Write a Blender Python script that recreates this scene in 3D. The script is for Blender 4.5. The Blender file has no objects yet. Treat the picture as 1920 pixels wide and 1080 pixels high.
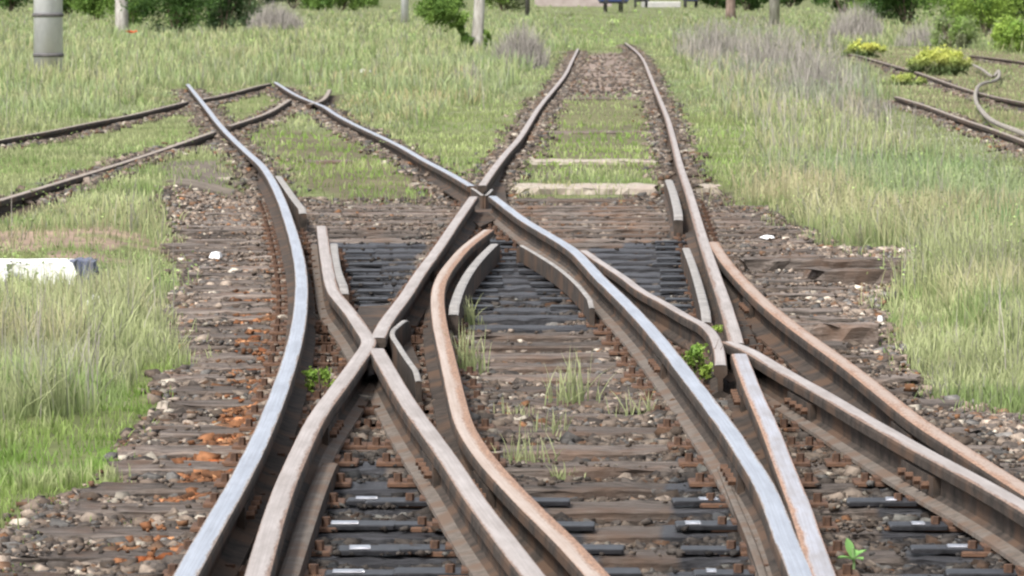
import bpy, math, random
import numpy as np
from mathutils import Vector
random.seed(7); RNG = np.random.default_rng(7)
SC = bpy.context.scene
# ------------------------------------------------------------------ camera
F = 8400.0; HC = 1.45; YH = -5.0                     # focal length in pixels of a 1920 wide picture, eye height over the rail heads, horizon row
PITCH = math.atan((540 - YH) / F)
cd = bpy.data.cameras.new('camera'); cam = bpy.data.objects.new('camera', cd); SC.collection.objects.link(cam)
cd.sensor_width = 36; cd.lens = F / 1920 * 36; cd.clip_start = 0.5; cd.clip_end = 6000
cam.location = (0, 0, HC); cam.rotation_euler = (math.pi / 2 - PITCH, 0, 0)
cd.dof.use_dof = True; cd.dof.focus_distance = 19; cd.dof.aperture_fstop = 18
SC.camera = cam
# ------------------------------------------------------------------ light: bright overcast
w = bpy.data.worlds.new('World'); SC.world = w; w.use_nodes = True
wn = w.node_tree.nodes; wl = w.node_tree.links
sky = wn.new('ShaderNodeTexSky'); sky.sky_type = 'NISHITA'; sky.sun_disc = False
SUN_EL, SUN_AZ = math.radians(52), math.radians(215)
sky.sun_elevation = SUN_EL; sky.sun_rotation = SUN_AZ; sky.air_density = 1.0; sky.dust_density = 4.0; sky.ozone_density = 1.0
hs = wn.new('ShaderNodeHueSaturation'); hs.inputs['Saturation'].default_value = 0.35
wl.new(sky.outputs[0], hs.inputs['Color']); wl.new(hs.outputs[0], wn['Background'].inputs[0]); wn['Background'].inputs[1].default_value = 0.125
sd = bpy.data.lights.new('sun', 'SUN'); sd.energy = 2.2; sd.angle = math.radians(10); sd.color = (1, 0.97, 0.92)
so = bpy.data.objects.new('sun', sd); SC.collection.objects.link(so)
sv = Vector((math.sin(SUN_AZ) * math.cos(SUN_EL), math.cos(SUN_AZ) * math.cos(SUN_EL), math.sin(SUN_EL)))
so.rotation_euler = sv.to_track_quat('Z', 'Y').to_euler()
SC.view_settings.view_transform = 'Standard'; SC.view_settings.look = 'None'
SC.view_settings.exposure = 1.05; SC.view_settings.gamma = 1.0
SC.cycles.pixel_filter_type = 'BLACKMAN_HARRIS'; SC.cycles.filter_width = 2.3
# ------------------------------------------------------------------ surveying: plan position of a point seen in the photograph, on a level plane
cp, sp = math.cos(PITCH), math.sin(PITCH)
def plan(px, py, z=0.0):
    px = np.asarray(px, float); py = np.asarray(py, float)
    u = (px - 960) / F; v = -(py - 540) / F
    dy = cp + v * sp; dz = -sp + v * cp
    t = (z - HC) / dz
    return u * t, dy * t
def unplan(x, y, z=0.0):
    c = y * cp - (z - HC) * sp; v = y * sp + (z - HC) * cp
    return 960 + F * x / c, 540 - F * v / c
GZ = -0.200
def gz0(y): return np.interp(y, [34, 42], [-0.200, -0.090])
def gplan(px, py):
    x, y = plan(px, py, GZ)
    for _ in range(6): x, y = plan(px, py, gz0(y))
    return x, y
# ------------------------------------------------------------------ helpers
def link(o, parent=None):
    SC.collection.objects.link(o)
    if parent is not None: o.parent = parent
    return o
def tag(o, label=None, cat=None, group=None, kind=None):
    if label: o['label'] = label
    if cat: o['category'] = cat
    if group: o['group'] = group
    if kind: o['kind'] = kind
    return o
def mesh_obj(name, V, Fc, mats, parent=None, mi=None, col=None, smooth=False):
    me = bpy.data.meshes.new(name)
    V = np.asarray(V, dtype=np.float32)
    if isinstance(Fc, np.ndarray):
        n, k = Fc.shape
        me.vertices.add(len(V)); me.vertices.foreach_set('co', V.ravel())
        me.loops.add(n * k); me.loops.foreach_set('vertex_index', Fc.astype(np.int32).ravel())
        me.polygons.add(n); me.polygons.foreach_set('loop_start', np.arange(0, n * k, k, dtype=np.int32))
        me.polygons.foreach_set('loop_total', np.full(n, k, dtype=np.int32))
        me.update(calc_edges=True); me.validate()
    else:
        me.from_pydata([tuple(map(float, v)) for v in V], [], Fc)
    for m in (mats if isinstance(mats, (list, tuple)) else [mats]): me.materials.append(m)
    if mi is not None: me.polygons.foreach_set('material_index', np.asarray(mi, dtype=np.int32))
    if col is not None:
        ca = me.color_attributes.new('Col', 'FLOAT_COLOR', 'POINT')
        c4 = np.ones((len(V), 4), dtype=np.float32); c4[:, :3] = col
        ca.data.foreach_set('color', c4.ravel())
    if smooth: me.polygons.foreach_set('use_smooth', np.ones(len(me.polygons), dtype=bool))
    me.update()
    return link(bpy.data.objects.new(name, me), parent)
def empty(name, loc=(0, 0, 0), rz=0):
    o = bpy.data.objects.new(name, None); o.location = loc; o.rotation_euler = (0, 0, rz); o.empty_display_size = 0.1
    return link(o)
class MB:
    def __init__(s): s.v = []; s.f = []
    def box(s, cx, cy, cz, sx, sy, sz, bev=0.0, jit=0.0):
        b = len(s.v); x, y, z = sx / 2, sy / 2, sz / 2; e = bev
        ring = [(-x + e, -y), (x - e, -y), (x, -y + e), (x, y - e), (x - e, y), (-x + e, y), (-x, y - e), (-x, -y + e)] if e > 0 else [(-x, -y), (x, -y), (x, y), (-x, y)]
        n = len(ring); k = (x - e) / x if x else 1; l = (y - e) / y if y else 1
        lv = [(-z, 1, 1), (z - e, 1, 1), (z, k, l)] if e > 0 else [(-z, 1, 1), (z, 1, 1)]
        for (zz, a, c) in lv:
            for (rx, ry) in ring: s.v.append((cx + rx * a + random.uniform(-jit, jit), cy + ry * c + random.uniform(-jit, jit), cz + zz + random.uniform(-jit, jit)))
        for i in range(len(lv) - 1):
            for j in range(n): s.f.append((b + i * n + j, b + i * n + (j + 1) % n, b + (i + 1) * n + (j + 1) % n, b + (i + 1) * n + j))
        s.f.append(tuple(b + j for j in reversed(range(n)))); s.f.append(tuple(b + (len(lv) - 1) * n + j for j in range(n)))
        return s
    def tube(s, pts, rad, n=10, caps=True):
        b = len(s.v); P = [Vector(p) for p in pts]; m = len(P)
        for i, p in enumerate(P):
            t = (P[min(i + 1, m - 1)] - P[max(i - 1, 0)]).normalized()
            a = t.cross(Vector((0, 0, 1)));
            if a.length < 0.05: a = t.cross(Vector((0, 1, 0)))
            a.normalize(); c = a.cross(t); r = rad[i] if isinstance(rad, (list, tuple)) else rad
            for j in range(n):
                th = 2 * math.pi * j / n; s.v.append(tuple(p + a * (r * math.cos(th)) + c * (r * math.sin(th))))
        for i in range(m - 1):
            for j in range(n): s.f.append((b + i * n + j, b + i * n + (j + 1) % n, b + (i + 1) * n + (j + 1) % n, b + (i + 1) * n + j))
        if caps: s.f.append(tuple(b + j for j in reversed(range(n)))); s.f.append(tuple(b + (m - 1) * n + j for j in range(n)))
        return s
    def build(s, name, mat, parent=None, smooth=False): return mesh_obj(name, s.v, s.f, mat, parent, smooth=smooth)
def noise2(x, y, sc, seed=0):
    x = np.asarray(x, float) / sc; y = np.asarray(y, float) / sc
    xi = np.floor(x).astype(np.int64); yi = np.floor(y).astype(np.int64); fx = x - xi; fy = y - yi
    fx = fx * fx * (3 - 2 * fx); fy = fy * fy * (3 - 2 * fy)
    def h(a, b):
        n = (a * 374761393 + b * 668265263 + seed * 144269504) & 0xffffffff
        n = ((n ^ (n >> 13)) * 1274126177) & 0xffffffff
        return ((n ^ (n >> 16)) & 0xffff) / 65535.0
    return (h(xi, yi) * (1 - fx) + h(xi + 1, yi) * fx) * (1 - fy) + (h(xi, yi + 1) * (1 - fx) + h(xi + 1, yi + 1) * fx) * fy
def inpoly(px, py, poly):
    r = np.zeros(np.shape(px), bool); n = len(poly)
    for i in range(n):
        x1, y1 = poly[i]; x2, y2 = poly[(i + 1) % n]
        if y1 == y2: continue
        c = ((y1 > py) != (y2 > py)) & (px < (x2 - x1) * (py - y1) / (y2 - y1) + x1)
        r ^= c
    return r
# ------------------------------------------------------------------ materials
def mat(name):
    m = bpy.data.materials.new(name); m.use_nodes = True
    nt = m.node_tree; b = nt.nodes['Principled BSDF']
    return m, nt, b
def ramp(nt, fac, stops):
    r = nt.nodes.new('ShaderNodeValToRGB'); nt.links.new(fac, r.inputs[0])
    while len(r.color_ramp.elements) < len(stops): r.color_ramp.elements.new(0.5)
    for e, (p, c) in zip(r.color_ramp.elements, stops): e.position = p; e.color = (*c, 1)
    return r.outputs[0]
def noise(nt, scale, detail=4, rough=0.6, stretch=None, coord='Object'):
    tc = nt.nodes.new('ShaderNodeTexCoord'); n = nt.nodes.new('ShaderNodeTexNoise')
    n.inputs['Scale'].default_value = scale; n.inputs['Detail'].default_value = detail; n.inputs['Roughness'].default_value = rough
    if stretch:
        mp = nt.nodes.new('ShaderNodeMapping'); mp.inputs['Scale'].default_value = stretch
        nt.links.new(tc.outputs[coord], mp.inputs[0]); nt.links.new(mp.outputs[0], n.inputs[0])
    else: nt.links.new(tc.outputs[coord], n.inputs[0])
    return n.outputs[0]
def mixc(nt, fac, a, b, mode='MIX'):
    m = nt.nodes.new('ShaderNodeMix'); m.data_type = 'RGBA'; m.blend_type = mode
    for s, v in ((0, fac), (6, a), (7, b)):
        if isinstance(v, (int, float)): m.inputs[s].default_value = v
        elif isinstance(v, tuple): m.inputs[s].default_value = (*v, 1)
        else: nt.links.new(v, m.inputs[s])
    return m.outputs[2]
def bump(nt, b, h, st, dist):
    bp = nt.nodes.new('ShaderNodeBump'); bp.inputs['Strength'].default_value = st; bp.inputs['Distance'].default_value = dist
    nt.links.new(h, bp.inputs['Height']); nt.links.new(bp.outputs[0], b.inputs['Normal'])
def noisy(name, c1, c2, scale=8, rough=0.8, metal=0.0, stretch=None, bs=0.3, bd=0.01, spec=0.3, lo=0.35, hi=0.65, c3=None):
    m, nt, b = mat(name); n = noise(nt, scale, 6, 0.65, stretch)
    c = ramp(nt, n, [(lo, c1), (hi, c2)])
    if c3:
        n2 = noise(nt, scale * 0.23, 3, 0.5, stretch); f = ramp(nt, n2, [(0.48, (0, 0, 0)), (0.62, (1, 1, 1))]); c = mixc(nt, f, c, c3)
    nt.links.new(c, b.inputs['Base Color']); b.inputs['Roughness'].default_value = rough; b.inputs['Metallic'].default_value = metal
    b.inputs['Specular IOR Level'].default_value = spec
    if bs: bump(nt, b, n, bs, bd)
    return m
def head_mat(name, c1, c2, edge, metal, rough, worn=0.0):       # running surface; attribute RC = (metres across, metres along)
    m, nt, b = mat(name)
    rc = nt.nodes.new('ShaderNodeAttribute'); rc.attribute_name = 'RC'
    def nz(sx, sy, det=4):
        mp = nt.nodes.new('ShaderNodeMapping'); mp.inputs['Scale'].default_value = (sx, sy, 1); nt.links.new(rc.outputs['Vector'], mp.inputs[0])
        n = nt.nodes.new('ShaderNodeTexNoise'); n.inputs['Scale'].default_value = 1; n.inputs['Detail'].default_value = det; n.inputs['Roughness'].default_value = 0.65; nt.links.new(mp.outputs[0], n.inputs[0]); return n.outputs[0]
    patch = nz(14, 2.2, 6); streak = nz(240, 1.2, 3); fine = nz(160, 30, 4)
    c = ramp(nt, patch, [(0.35, c1), (0.65, c2)])
    c = mixc(nt, ramp(nt, streak, [(0.42, (0, 0, 0)), (0.60, (0.30, 0.30, 0.30))]), c, (c1[0] * .6, c1[1] * .57, c1[2] * .55))
    at = nt.nodes.new('ShaderNodeAttribute'); at.attribute_name = 'Col'
    sep = nt.nodes.new('ShaderNodeSeparateColor'); nt.links.new(at.outputs['Color'], sep.inputs[0])
    ma = nt.nodes.new('ShaderNodeMath'); ma.operation = 'MULTIPLY_ADD'; nt.links.new(patch, ma.inputs[0]); ma.inputs[1].default_value = 0.8; nt.links.new(sep.outputs[0], ma.inputs[2])
    mb = nt.nodes.new('ShaderNodeMath'); mb.operation = 'MULTIPLY_ADD'; nt.links.new(fine, mb.inputs[0]); mb.inputs[1].default_value = 0.35; nt.links.new(ma.outputs[0], mb.inputs[2])
    f = ramp(nt, mb.outputs[0], [(0.84 - worn, (0, 0, 0)), (1.06 - worn, (1, 1, 1))])
    e2 = mixc(nt, ramp(nt, fine, [(.4, (0, 0, 0)), (.6, (1, 1, 1))]), edge, (edge[0] * .5, edge[1] * .5, edge[2] * .55))
    c = mixc(nt, f, c, e2)
    nt.links.new(c, b.inputs['Base Color'])
    mm = nt.nodes.new('ShaderNodeMath'); mm.operation = 'MULTIPLY_ADD'; nt.links.new(f, mm.inputs[0]); mm.inputs[1].default_value = -metal; mm.inputs[2].default_value = metal
    nt.links.new(mm.outputs[0], b.inputs['Metallic'])
    rr = nt.nodes.new('ShaderNodeMath'); rr.operation = 'MULTIPLY_ADD'; nt.links.new(fine, rr.inputs[0]); rr.inputs[1].default_value = 0.3; rr.inputs[2].default_value = rough
    nt.links.new(rr.outputs[0], b.inputs['Roughness'])
    bump(nt, b, fine, 0.25, 0.002)
    return m
M = {}
M['silver'] = head_mat('polished_steel', (0.58, 0.60, 0.65), (0.76, 0.79, 0.85), (0.24, 0.17, 0.12), 0.9, 0.26)
M['mixed'] = head_mat('half_polished_steel', (0.48, 0.44, 0.43), (0.66, 0.66, 0.71), (0.36, 0.20, 0.115), 0.75, 0.32, 0.05)
M['dull'] = head_mat('dull_steel', (0.38, 0.33, 0.30), (0.54, 0.485, 0.455), (0.24, 0.15, 0.10), 0.55, 0.38, 0.02)
M['rusty_head'] = head_mat('rusted_running_steel', (0.38, 0.29, 0.235), (0.48, 0.41, 0.36), (0.33, 0.19, 0.115), 0.35, 0.45, 0.07)
M['old_head'] = head_mat('old_rusted_steel', (0.23, 0.19, 0.16), (0.36, 0.31, 0.26), (0.12, 0.08, 0.055), 0.2, 0.6, 0.04)
M['side'] = noisy('rail_side_rust', (0.020, 0.016, 0.013), (0.068, 0.052, 0.042), 16, 0.9, bs=0.5, bd=0.003, c3=(0.085, 0.052, 0.034))
M['foot'] = noisy('rail_foot_worn', (0.085, 0.070, 0.058), (0.16, 0.135, 0.115), 28, 0.85, bs=0.4, bd=0.003, c3=(0.12, 0.082, 0.06))
M['guard'] = noisy('guard_rail_steel', (0.22, 0.20, 0.18), (0.42, 0.39, 0.36), 12, 0.5, metal=0.35, bs=0.3, bd=0.003)
M['plate'] = noisy('tie_plate_rust', (0.05, 0.03, 0.022), (0.14, 0.075, 0.045), 30, 0.8, bs=0.4, bd=0.003)
M['oil'] = noisy('oiled_slide_plate', (0.012, 0.012, 0.014), (0.04, 0.04, 0.045), 20, 0.45, metal=0.4, bs=0.2, bd=0.002, spec=0.5)
M['shiny'] = noisy('bright_glint_steel', (0.5, 0.5, 0.53), (0.75, 0.75, 0.78), 20, 0.28, metal=0.9, bs=0.1, bd=0.001)  # pale steel colour that puts in the white glints on slide plates
M['concrete'] = noisy('pale_concrete', (0.50, 0.50, 0.53), (0.66, 0.66, 0.68), 3, 0.9, bs=0.2, bd=0.01, c3=(0.42, 0.40, 0.37), stretch=(1, 1, 0.4))
M['whitepaint'] = noisy('white_painted_concrete', (0.40, 0.39, 0.35), (0.74, 0.74, 0.72), 14, 0.85, bs=0.6, bd=0.008, lo=0.30, hi=0.46)
M['bluegrey'] = noisy('blue_grey_paint', (0.07, 0.08, 0.12), (0.14, 0.15, 0.20), 14, 0.7)
M['band'] = noisy('dark_steel_band', (0.06, 0.06, 0.06), (0.13, 0.12, 0.12), 10, 0.7)
M['palebark'] = noisy('pale_bark', (0.22, 0.20, 0.18), (0.48, 0.46, 0.43), 5, 0.9, bs=0.6, bd=0.02, stretch=(1, 1, 0.35))
M['brownbark'] = noisy('brown_bark', (0.10, 0.07, 0.055), (0.24, 0.18, 0.15), 6, 0.95, bs=0.7, bd=0.02, stretch=(1, 1, 0.25))
M['slab'] = noisy('sandy_slab', (0.22, 0.185, 0.15), (0.42, 0.375, 0.31), 13, 0.95, bs=0.5, bd=0.01, c3=(0.33, 0.27, 0.23))
M['paper'] = noisy('white_litter', (0.70, 0.70, 0.70), (0.85, 0.85, 0.85), 6, 0.8)
M['poppy'] = noisy('poppy_red', (0.60, 0.08, 0.03), (0.75, 0.14, 0.05), 6, 0.8)
M['hose'] = noisy('pale_hose', (0.17, 0.15, 0.13), (0.32, 0.29, 0.25), 9, 0.7)
M['wagon'] = noisy('wagon_blue_paint', (0.02, 0.03, 0.09), (0.03, 0.05, 0.14), 2, 0.6)
M['dark'] = noisy('blackened_steel', (0.02, 0.02, 0.025), (0.05, 0.05, 0.05), 6, 0.8)
M['glass'] = noisy('window_glass', (0.03, 0.04, 0.05), (0.06, 0.07, 0.08), 2, 0.15, bs=0)
M['render'] = noisy('pale_pink_render', (0.26, 0.215, 0.20), (0.36, 0.31, 0.29), 0.6, 0.9)
M['platform'] = noisy('platform_concrete', (0.30, 0.30, 0.29), (0.42, 0.40, 0.38), 0.8, 0.9)
M['rooftile'] = noisy('roof_tile', (0.22, 0.09, 0.06), (0.32, 0.14, 0.09), 2, 0.9)
def wood_mat(name, c1, c2, c3):
    m, nt, b = mat(name)
    g = noise(nt, 16, 8, 0.78, (0.14, 3.0, 3.0)); n2 = noise(nt, 3.0, 4, 0.6)
    c = ramp(nt, g, [(0.34, (c1[0] * 0.18, c1[1] * 0.25, c1[2] * 0.25)), (0.45, c1), (0.62, c2)])
    f = ramp(nt, n2, [(0.48, (0, 0, 0)), (0.68, (0.8, 0.8, 0.8))]); c = mixc(nt, f, c, c3)
    oi = nt.nodes.new('ShaderNodeObjectInfo')
    hv = nt.nodes.new('ShaderNodeHueSaturation'); mv = nt.nodes.new('ShaderNodeMath'); mv.operation = 'MULTIPLY_ADD'
    nt.links.new(oi.outputs['Random'], mv.inputs[0]); mv.inputs[1].default_value = 0.7; mv.inputs[2].default_value = 0.65
    nt.links.new(mv.outputs[0], hv.inputs['Value']); nt.links.new(c, hv.inputs['Color'])
    at = nt.nodes.new('ShaderNodeAttribute'); at.attribute_name = 'Col'; sep = nt.nodes.new('ShaderNodeSeparateColor'); nt.links.new(at.outputs['Color'], sep.inputs[0])
    oil = ramp(nt, g, [(0.35, (0.016, 0.016, 0.019)), (0.55, (0.06, 0.06, 0.066)), (0.68, (0.13, 0.13, 0.14))])
    om = nt.nodes.new('ShaderNodeMath'); om.operation = 'MULTIPLY_ADD'; nt.links.new(n2, om.inputs[0]); om.inputs[1].default_value = 0.9; nt.links.new(sep.outputs[0], om.inputs[2])
    of = ramp(nt, om.outputs[0], [(0.75, (0, 0, 0)), (1.25, (1, 1, 1))]); c = mixc(nt, of, hv.outputs[0], oil)
    nt.links.new(c, b.inputs['Base Color']); b.inputs['Specular IOR Level'].default_value = 0.3
    rr = nt.nodes.new('ShaderNodeMath'); rr.operation = 'MULTIPLY_ADD'; nt.links.new(of, rr.inputs[0]); rr.inputs[1].default_value = -0.4; rr.inputs[2].default_value = 0.85; nt.links.new(rr.outputs[0], b.inputs['Roughness'])
    bump(nt, b, g, 1.0, 0.02)
    return m
M['wood'] = wood_mat('weathered_timber', (0.085, 0.068, 0.057), (0.27, 0.225, 0.195), (0.15, 0.092, 0.062))
M['wood_oil'] = M['wood']
def vcol_mat(name, rough=0.85, transl=0.0, nscale=0, bs=0.0, spec=0.2):
    m, nt, b = mat(name)
    at = nt.nodes.new('ShaderNodeAttribute'); at.attribute_name = 'Col'; c = at.outputs['Color']
    if nscale:
        n = noise(nt, nscale, 6, 0.7); c = mixc(nt, 1.0, c, ramp(nt, n, [(0.3, (0.55, 0.55, 0.55)), (0.7, (1.35, 1.3, 1.25))]), 'MULTIPLY')
        if bs: bump(nt, b, n, bs, 0.02)
    nt.links.new(c, b.inputs['Base Color']); b.inputs['Roughness'].default_value = rough; b.inputs['Specular IOR Level'].default_value = spec
    if transl:
        tr = nt.nodes.new('ShaderNodeBsdfTranslucent'); nt.links.new(c, tr.inputs[0]); mx = nt.nodes.new('ShaderNodeMixShader'); mx.inputs[0].default_value = transl
        nt.links.new(b.outputs[0], mx.inputs[1]); nt.links.new(tr.outputs[0], mx.inputs[2]); nt.links.new(mx.outputs[0], nt.nodes['Material Output'].inputs[0])
    return m
M['grass'] = vcol_mat('grass_blades', 0.7, 0.35)
M['leaf'] = vcol_mat('leaves', 0.6, 0.3)
M['stone'] = vcol_mat('ballast_stone', 0.9, 0, 25, 0.4)
M['ground'] = vcol_mat('soil', 0.95, 0, 5, 0.6)
M['twig'] = vcol_mat('dry_twigs', 0.9, 0.1)
# ------------------------------------------------------------------ rail lines traced in plan
LINES = {
 'A': [(290,1190),(347,1080),(402,982),(447,904),(497,802),(535,702),(557,624),(564,572),(565,520),(557,468),(542,416),(523,364),(493,312),(464,286),(417,240),(388,203),(352,158)],
 'B': [(455,1190),(482,1080),(527,930),(560,852),(595,780),(633,728),(670,676),(692,642),(683,624),(666,598),(646,572),(625,546),(614,500),(607,455),(603,424)],
 'Cup': [(904,348),(925,318),(950,286),(975,258),(1011,200),(1058,143),(1072,115),(1084,91)],
 'Clow': [(708,634),(723,604),(747,572),(766,546),(782,520),(820,468),(855,416),(888,369)],
 'B3': [(706,654),(748,728),(782,780),(797,800),(847,870),(886,930),(938,1000),(1000,1080),(1085,1190)],
 'H': [(1215,1190),(1105,1062),(1054,1008),(1000,956),(946,900),(908,856),(872,800),(858,754),(846,702),(834,650),(823,598),(821,546),(832,515),(850,490),(875,462),(916,431)],
 'Dup': [(516,154),(560,181),(606,199),(627,213),(666,234),(705,252),(752,275),(793,299),(843,325),(884,349)],
 'D': [(1530,1190),(1503,1080),(1472,1008),(1453,956),(1430,904),(1397,852),(1363,800),(1308,728),(1268,676),(1226,624),(1178,572),(1124,520),(1100,494),(1074,468),(1029,440),(985,414),(951,389),(924,368)],
 'E': [(1094,469),(1128,492),(1170,519),(1201,543),(1251,570),(1290,593),(1321,609),(1338,628),(1346,648),(1350,668),(1351,684)],
 'E2': [(1366,641),(1402,656),(1420,666),(1480,702),(1550,741),(1615,780),(1645,797),(1739,850),(1837,902),(1905,941),(2000,1000),(2300,1180)],
 'F': [(1172,80),(1201,104),(1219,143),(1235,182),(1251,221),(1263,264),(1275,312),(1293,364),(1308,416),(1324,468),(1342,520),(1360,572),(1374,618),(1381,644)],
 'F2': [(1386,664),(1410,728),(1442,800),(1462,852),(1482,904),(1502,956),(1519,1008),(1544,1080),(1580,1190)],
 'G': [(1337,453),(1354,480),(1378,510),(1433,566),(1506,624),(1579,676),(1646,728),(1719,786),(1805,842),(1902,904),(2000,965),(2300,1150)],
 'L1': [(-350,330),(-150,292),(0,262),(91,246),(169,230),(234,218),(294,204),(350,190)],
 'L1b': [(376,186),(422,177),(482,161),(506,156)],
 'L2': [(-350,470),(-150,415),(0,375),(86,349),(182,320),(273,291),(340,268),(400,247)],
 'L2b': [(428,236),(500,212),(543,186)],
 'L2c': [(578,196),(604,188),(618,168)],
 'R1': [(1576,99),(1608,104),(1654,117),(1712,133),(1764,151),(1811,167),(1868,182),(1920,192),(2050,220),(2300,280),(2700,390)],
 'R2': [(1680,181),(1733,197),(1798,221),(1850,238),(1889,252),(1920,264),(2050,310),(2300,410),(2700,590)],
 'R3': [(1821,104),(1860,108),(1920,116),(2050,134),(2300,165)],
}
HARD = {'B': [7], 'V': [2]}
def catmull(P, n=6):
    P = [np.array(p, float) for p in P]; out = []
    for i in range(len(P) - 1):
        p0 = P[i - 1] if i > 0 else 2 * P[0] - P[1]; p1 = P[i]; p2 = P[i + 1]; p3 = P[i + 2] if i + 2 < len(P) else 2 * P[-1] - P[-2]
        d = [max(np.linalg.norm(b - a) ** 0.5, 1e-4) for a, b in ((p0, p1), (p1, p2), (p2, p3))]   # centripetal
        t0 = 0; t1 = d[0]; t2 = t1 + d[1]; t3 = t2 + d[2]
        for k in range(n):
            t = t1 + (t2 - t1) * k / n
            A1 = (t1 - t) / (t1 - t0) * p0 + (t - t0) / (t1 - t0) * p1; A2 = (t2 - t) / (t2 - t1) * p1 + (t - t1) / (t2 - t1) * p2; A3 = (t3 - t) / (t3 - t2) * p2 + (t - t2) / (t3 - t2) * p3
            B1 = (t2 - t) / (t2 - t0) * A1 + (t - t0) / (t2 - t0) * A2; B2 = (t3 - t) / (t3 - t1) * A2 + (t - t1) / (t3 - t1) * A3
            out.append((t2 - t) / (t2 - t1) * B1 + (t - t1) / (t2 - t1) * B2)
    out.append(P[-1]); return np.array(out)
def smooth_plan(pts, z=0.0, n=6, it=3):
    x, y = plan([p[0] for p in pts], [p[1] for p in pts], z)
    P = np.stack([x, y], 1); P = catmull(P, n)
    for _ in range(it): P[1:-1] = P[1:-1] * 0.5 + (P[:-2] + P[2:]) * 0.25
    return P
PATH = {k: smooth_plan(v) for k, v in LINES.items()}
def normals(P):
    t = np.gradient(P, axis=0); t /= np.linalg.norm(t, axis=1)[:, None]
    return np.stack([t[:, 1], -t[:, 0]], 1)
def sweep(P, prof, z0=0.0, closed=False):
    N = normals(P); k = len(prof); m = len(P); V = np.zeros((m, k, 3))
    for j, (o, z) in enumerate(prof):
        V[:, j, :2] = P + N * o; V[:, j, 2] = z + z0
    V = V.reshape(-1, 3); Fc = []
    for i in range(m - 1):
        for j in range(k if closed else k - 1): Fc.append((i * k + j, i * k + (j + 1) % k, (i + 1) * k + (j + 1) % k, (i + 1) * k + j))
    return V, Fc
HW = 0.036
EDGE = {'H': (1, 1, .85, .5, .1, .25, .7), 'G': (1, .8, .6, .5, .5, .7, 1), 'F': (1, .9, .5, .1, .05, .3, .9), 'F2': (1, .85, .35, .05, .0, .35, .9), 'B': (1, .7, .3, .1, 0, .3, .8), 'E2': (1, .8, .3, .05, 0, .2, .7)}
JOINTS = {'A': (13.5,), 'H': (13.9,), 'B3': (14.6,), 'G': (15.5, 22.0), 'E2': (14.2, 16.8), 'D': (14.4, 18.6), 'B': (15.8,), 'F2': (17.0,), 'Clow': (25.0,)}
def rail(key, label, head, foot='side', z=0.0, hw=HW, name='steel_rail', P=None, group=None, height=0.136):
    P = PATH[key] if P is None else P
    b = height
    prof = [(hw - 0.004, -0.001), (hw, -0.010), (hw, -0.036), (0.010, -0.052), (0.010, -b + 0.032), (0.030, -b + 0.022), (0.068, -b + 0.012), (0.070, -b),
            (-0.070, -b), (-0.068, -b + 0.012), (-0.030, -b + 0.022), (-0.010, -b + 0.032), (-0.010, -0.052), (-hw, -0.036), (-hw, -0.010), (-hw + 0.004, -0.001)]
    if hw < 0.03: prof = [(o if abs(o) < 0.03 else math.copysign(min(abs(o), hw + 0.012), o), zz) for o, zz in prof]
    V, Fc = sweep(P, prof, z); k = len(prof); m = len(P)
    mi = [1 if (j in (5, 6, 8, 9)) else 0 for i in range(m - 1) for j in range(k - 1)]
    Fc.append(tuple(reversed(range(k)))); Fc.append(tuple((m - 1) * k + j for j in range(k))); mi += [0, 0]
    o = mesh_obj(name, V, Fc, [M['side'], M[foot]], mi=mi)
    tag(o, label, 'rail', group)
    tp = [(-hw + 0.004, -0.001), (-hw * 0.72, 0.0012), (-hw * 0.35, 0.002), (0, 0.0023), (hw * 0.35, 0.002), (hw * 0.72, 0.0012), (hw - 0.004, -0.001)]
    V, Fc = sweep(P, tp[::-1], z)
    ed = np.tile(np.array(EDGE.get(key, (1, .55, .12, 0, .08, .4, .95))) * 0.52, m); col = np.stack([ed, ed, ed], 1)
    rs = mesh_obj('running_surface', V, Fc, M[head], o, col=col, smooth=True)
    cum = np.concatenate([[0], np.cumsum(np.linalg.norm(np.diff(P, axis=0), axis=1))]); rcv = np.zeros((m, 7, 3), dtype=np.float32)
    rcv[:, :, 0] = np.array([q[0] for q in tp[::-1]])[None]; rcv[:, :, 1] = cum[:, None]; rcv[:, :, 2] = len(key) * 3.7 + ord(key[0])
    at_ = rs.data.attributes.new('RC', 'FLOAT_VECTOR', 'POINT'); at_.data.foreach_set('vector', rcv.ravel())
    for t_ in JOINTS.get(key, ()):
        i = int(np.argmin(np.abs(P[:, 1] - t_))); tg = P[min(i + 1, m - 1)] - P[i - 1]; an = math.atan2(tg[1], tg[0]); N_ = normals(P)[i]
        for sgn in (-1, 1):
            jb = MB().box(0, 0, 0, 0.56, 0.022, 0.062, 0.0); j = jb.build('joint_bar', M['side'], o); j.location = (P[i][0] + N_[0] * sgn * .022, P[i][1] + N_[1] * sgn * .022, z - 0.080); j.rotation_euler = (0, 0, an)
            for q in (-.2, -.07, .07, .2): bb = MB().tube([(q, 0, 0), (q, sgn * -.036, 0)], 0.014, 6).build('bolt', M['plate'], j)
    return o
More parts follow.
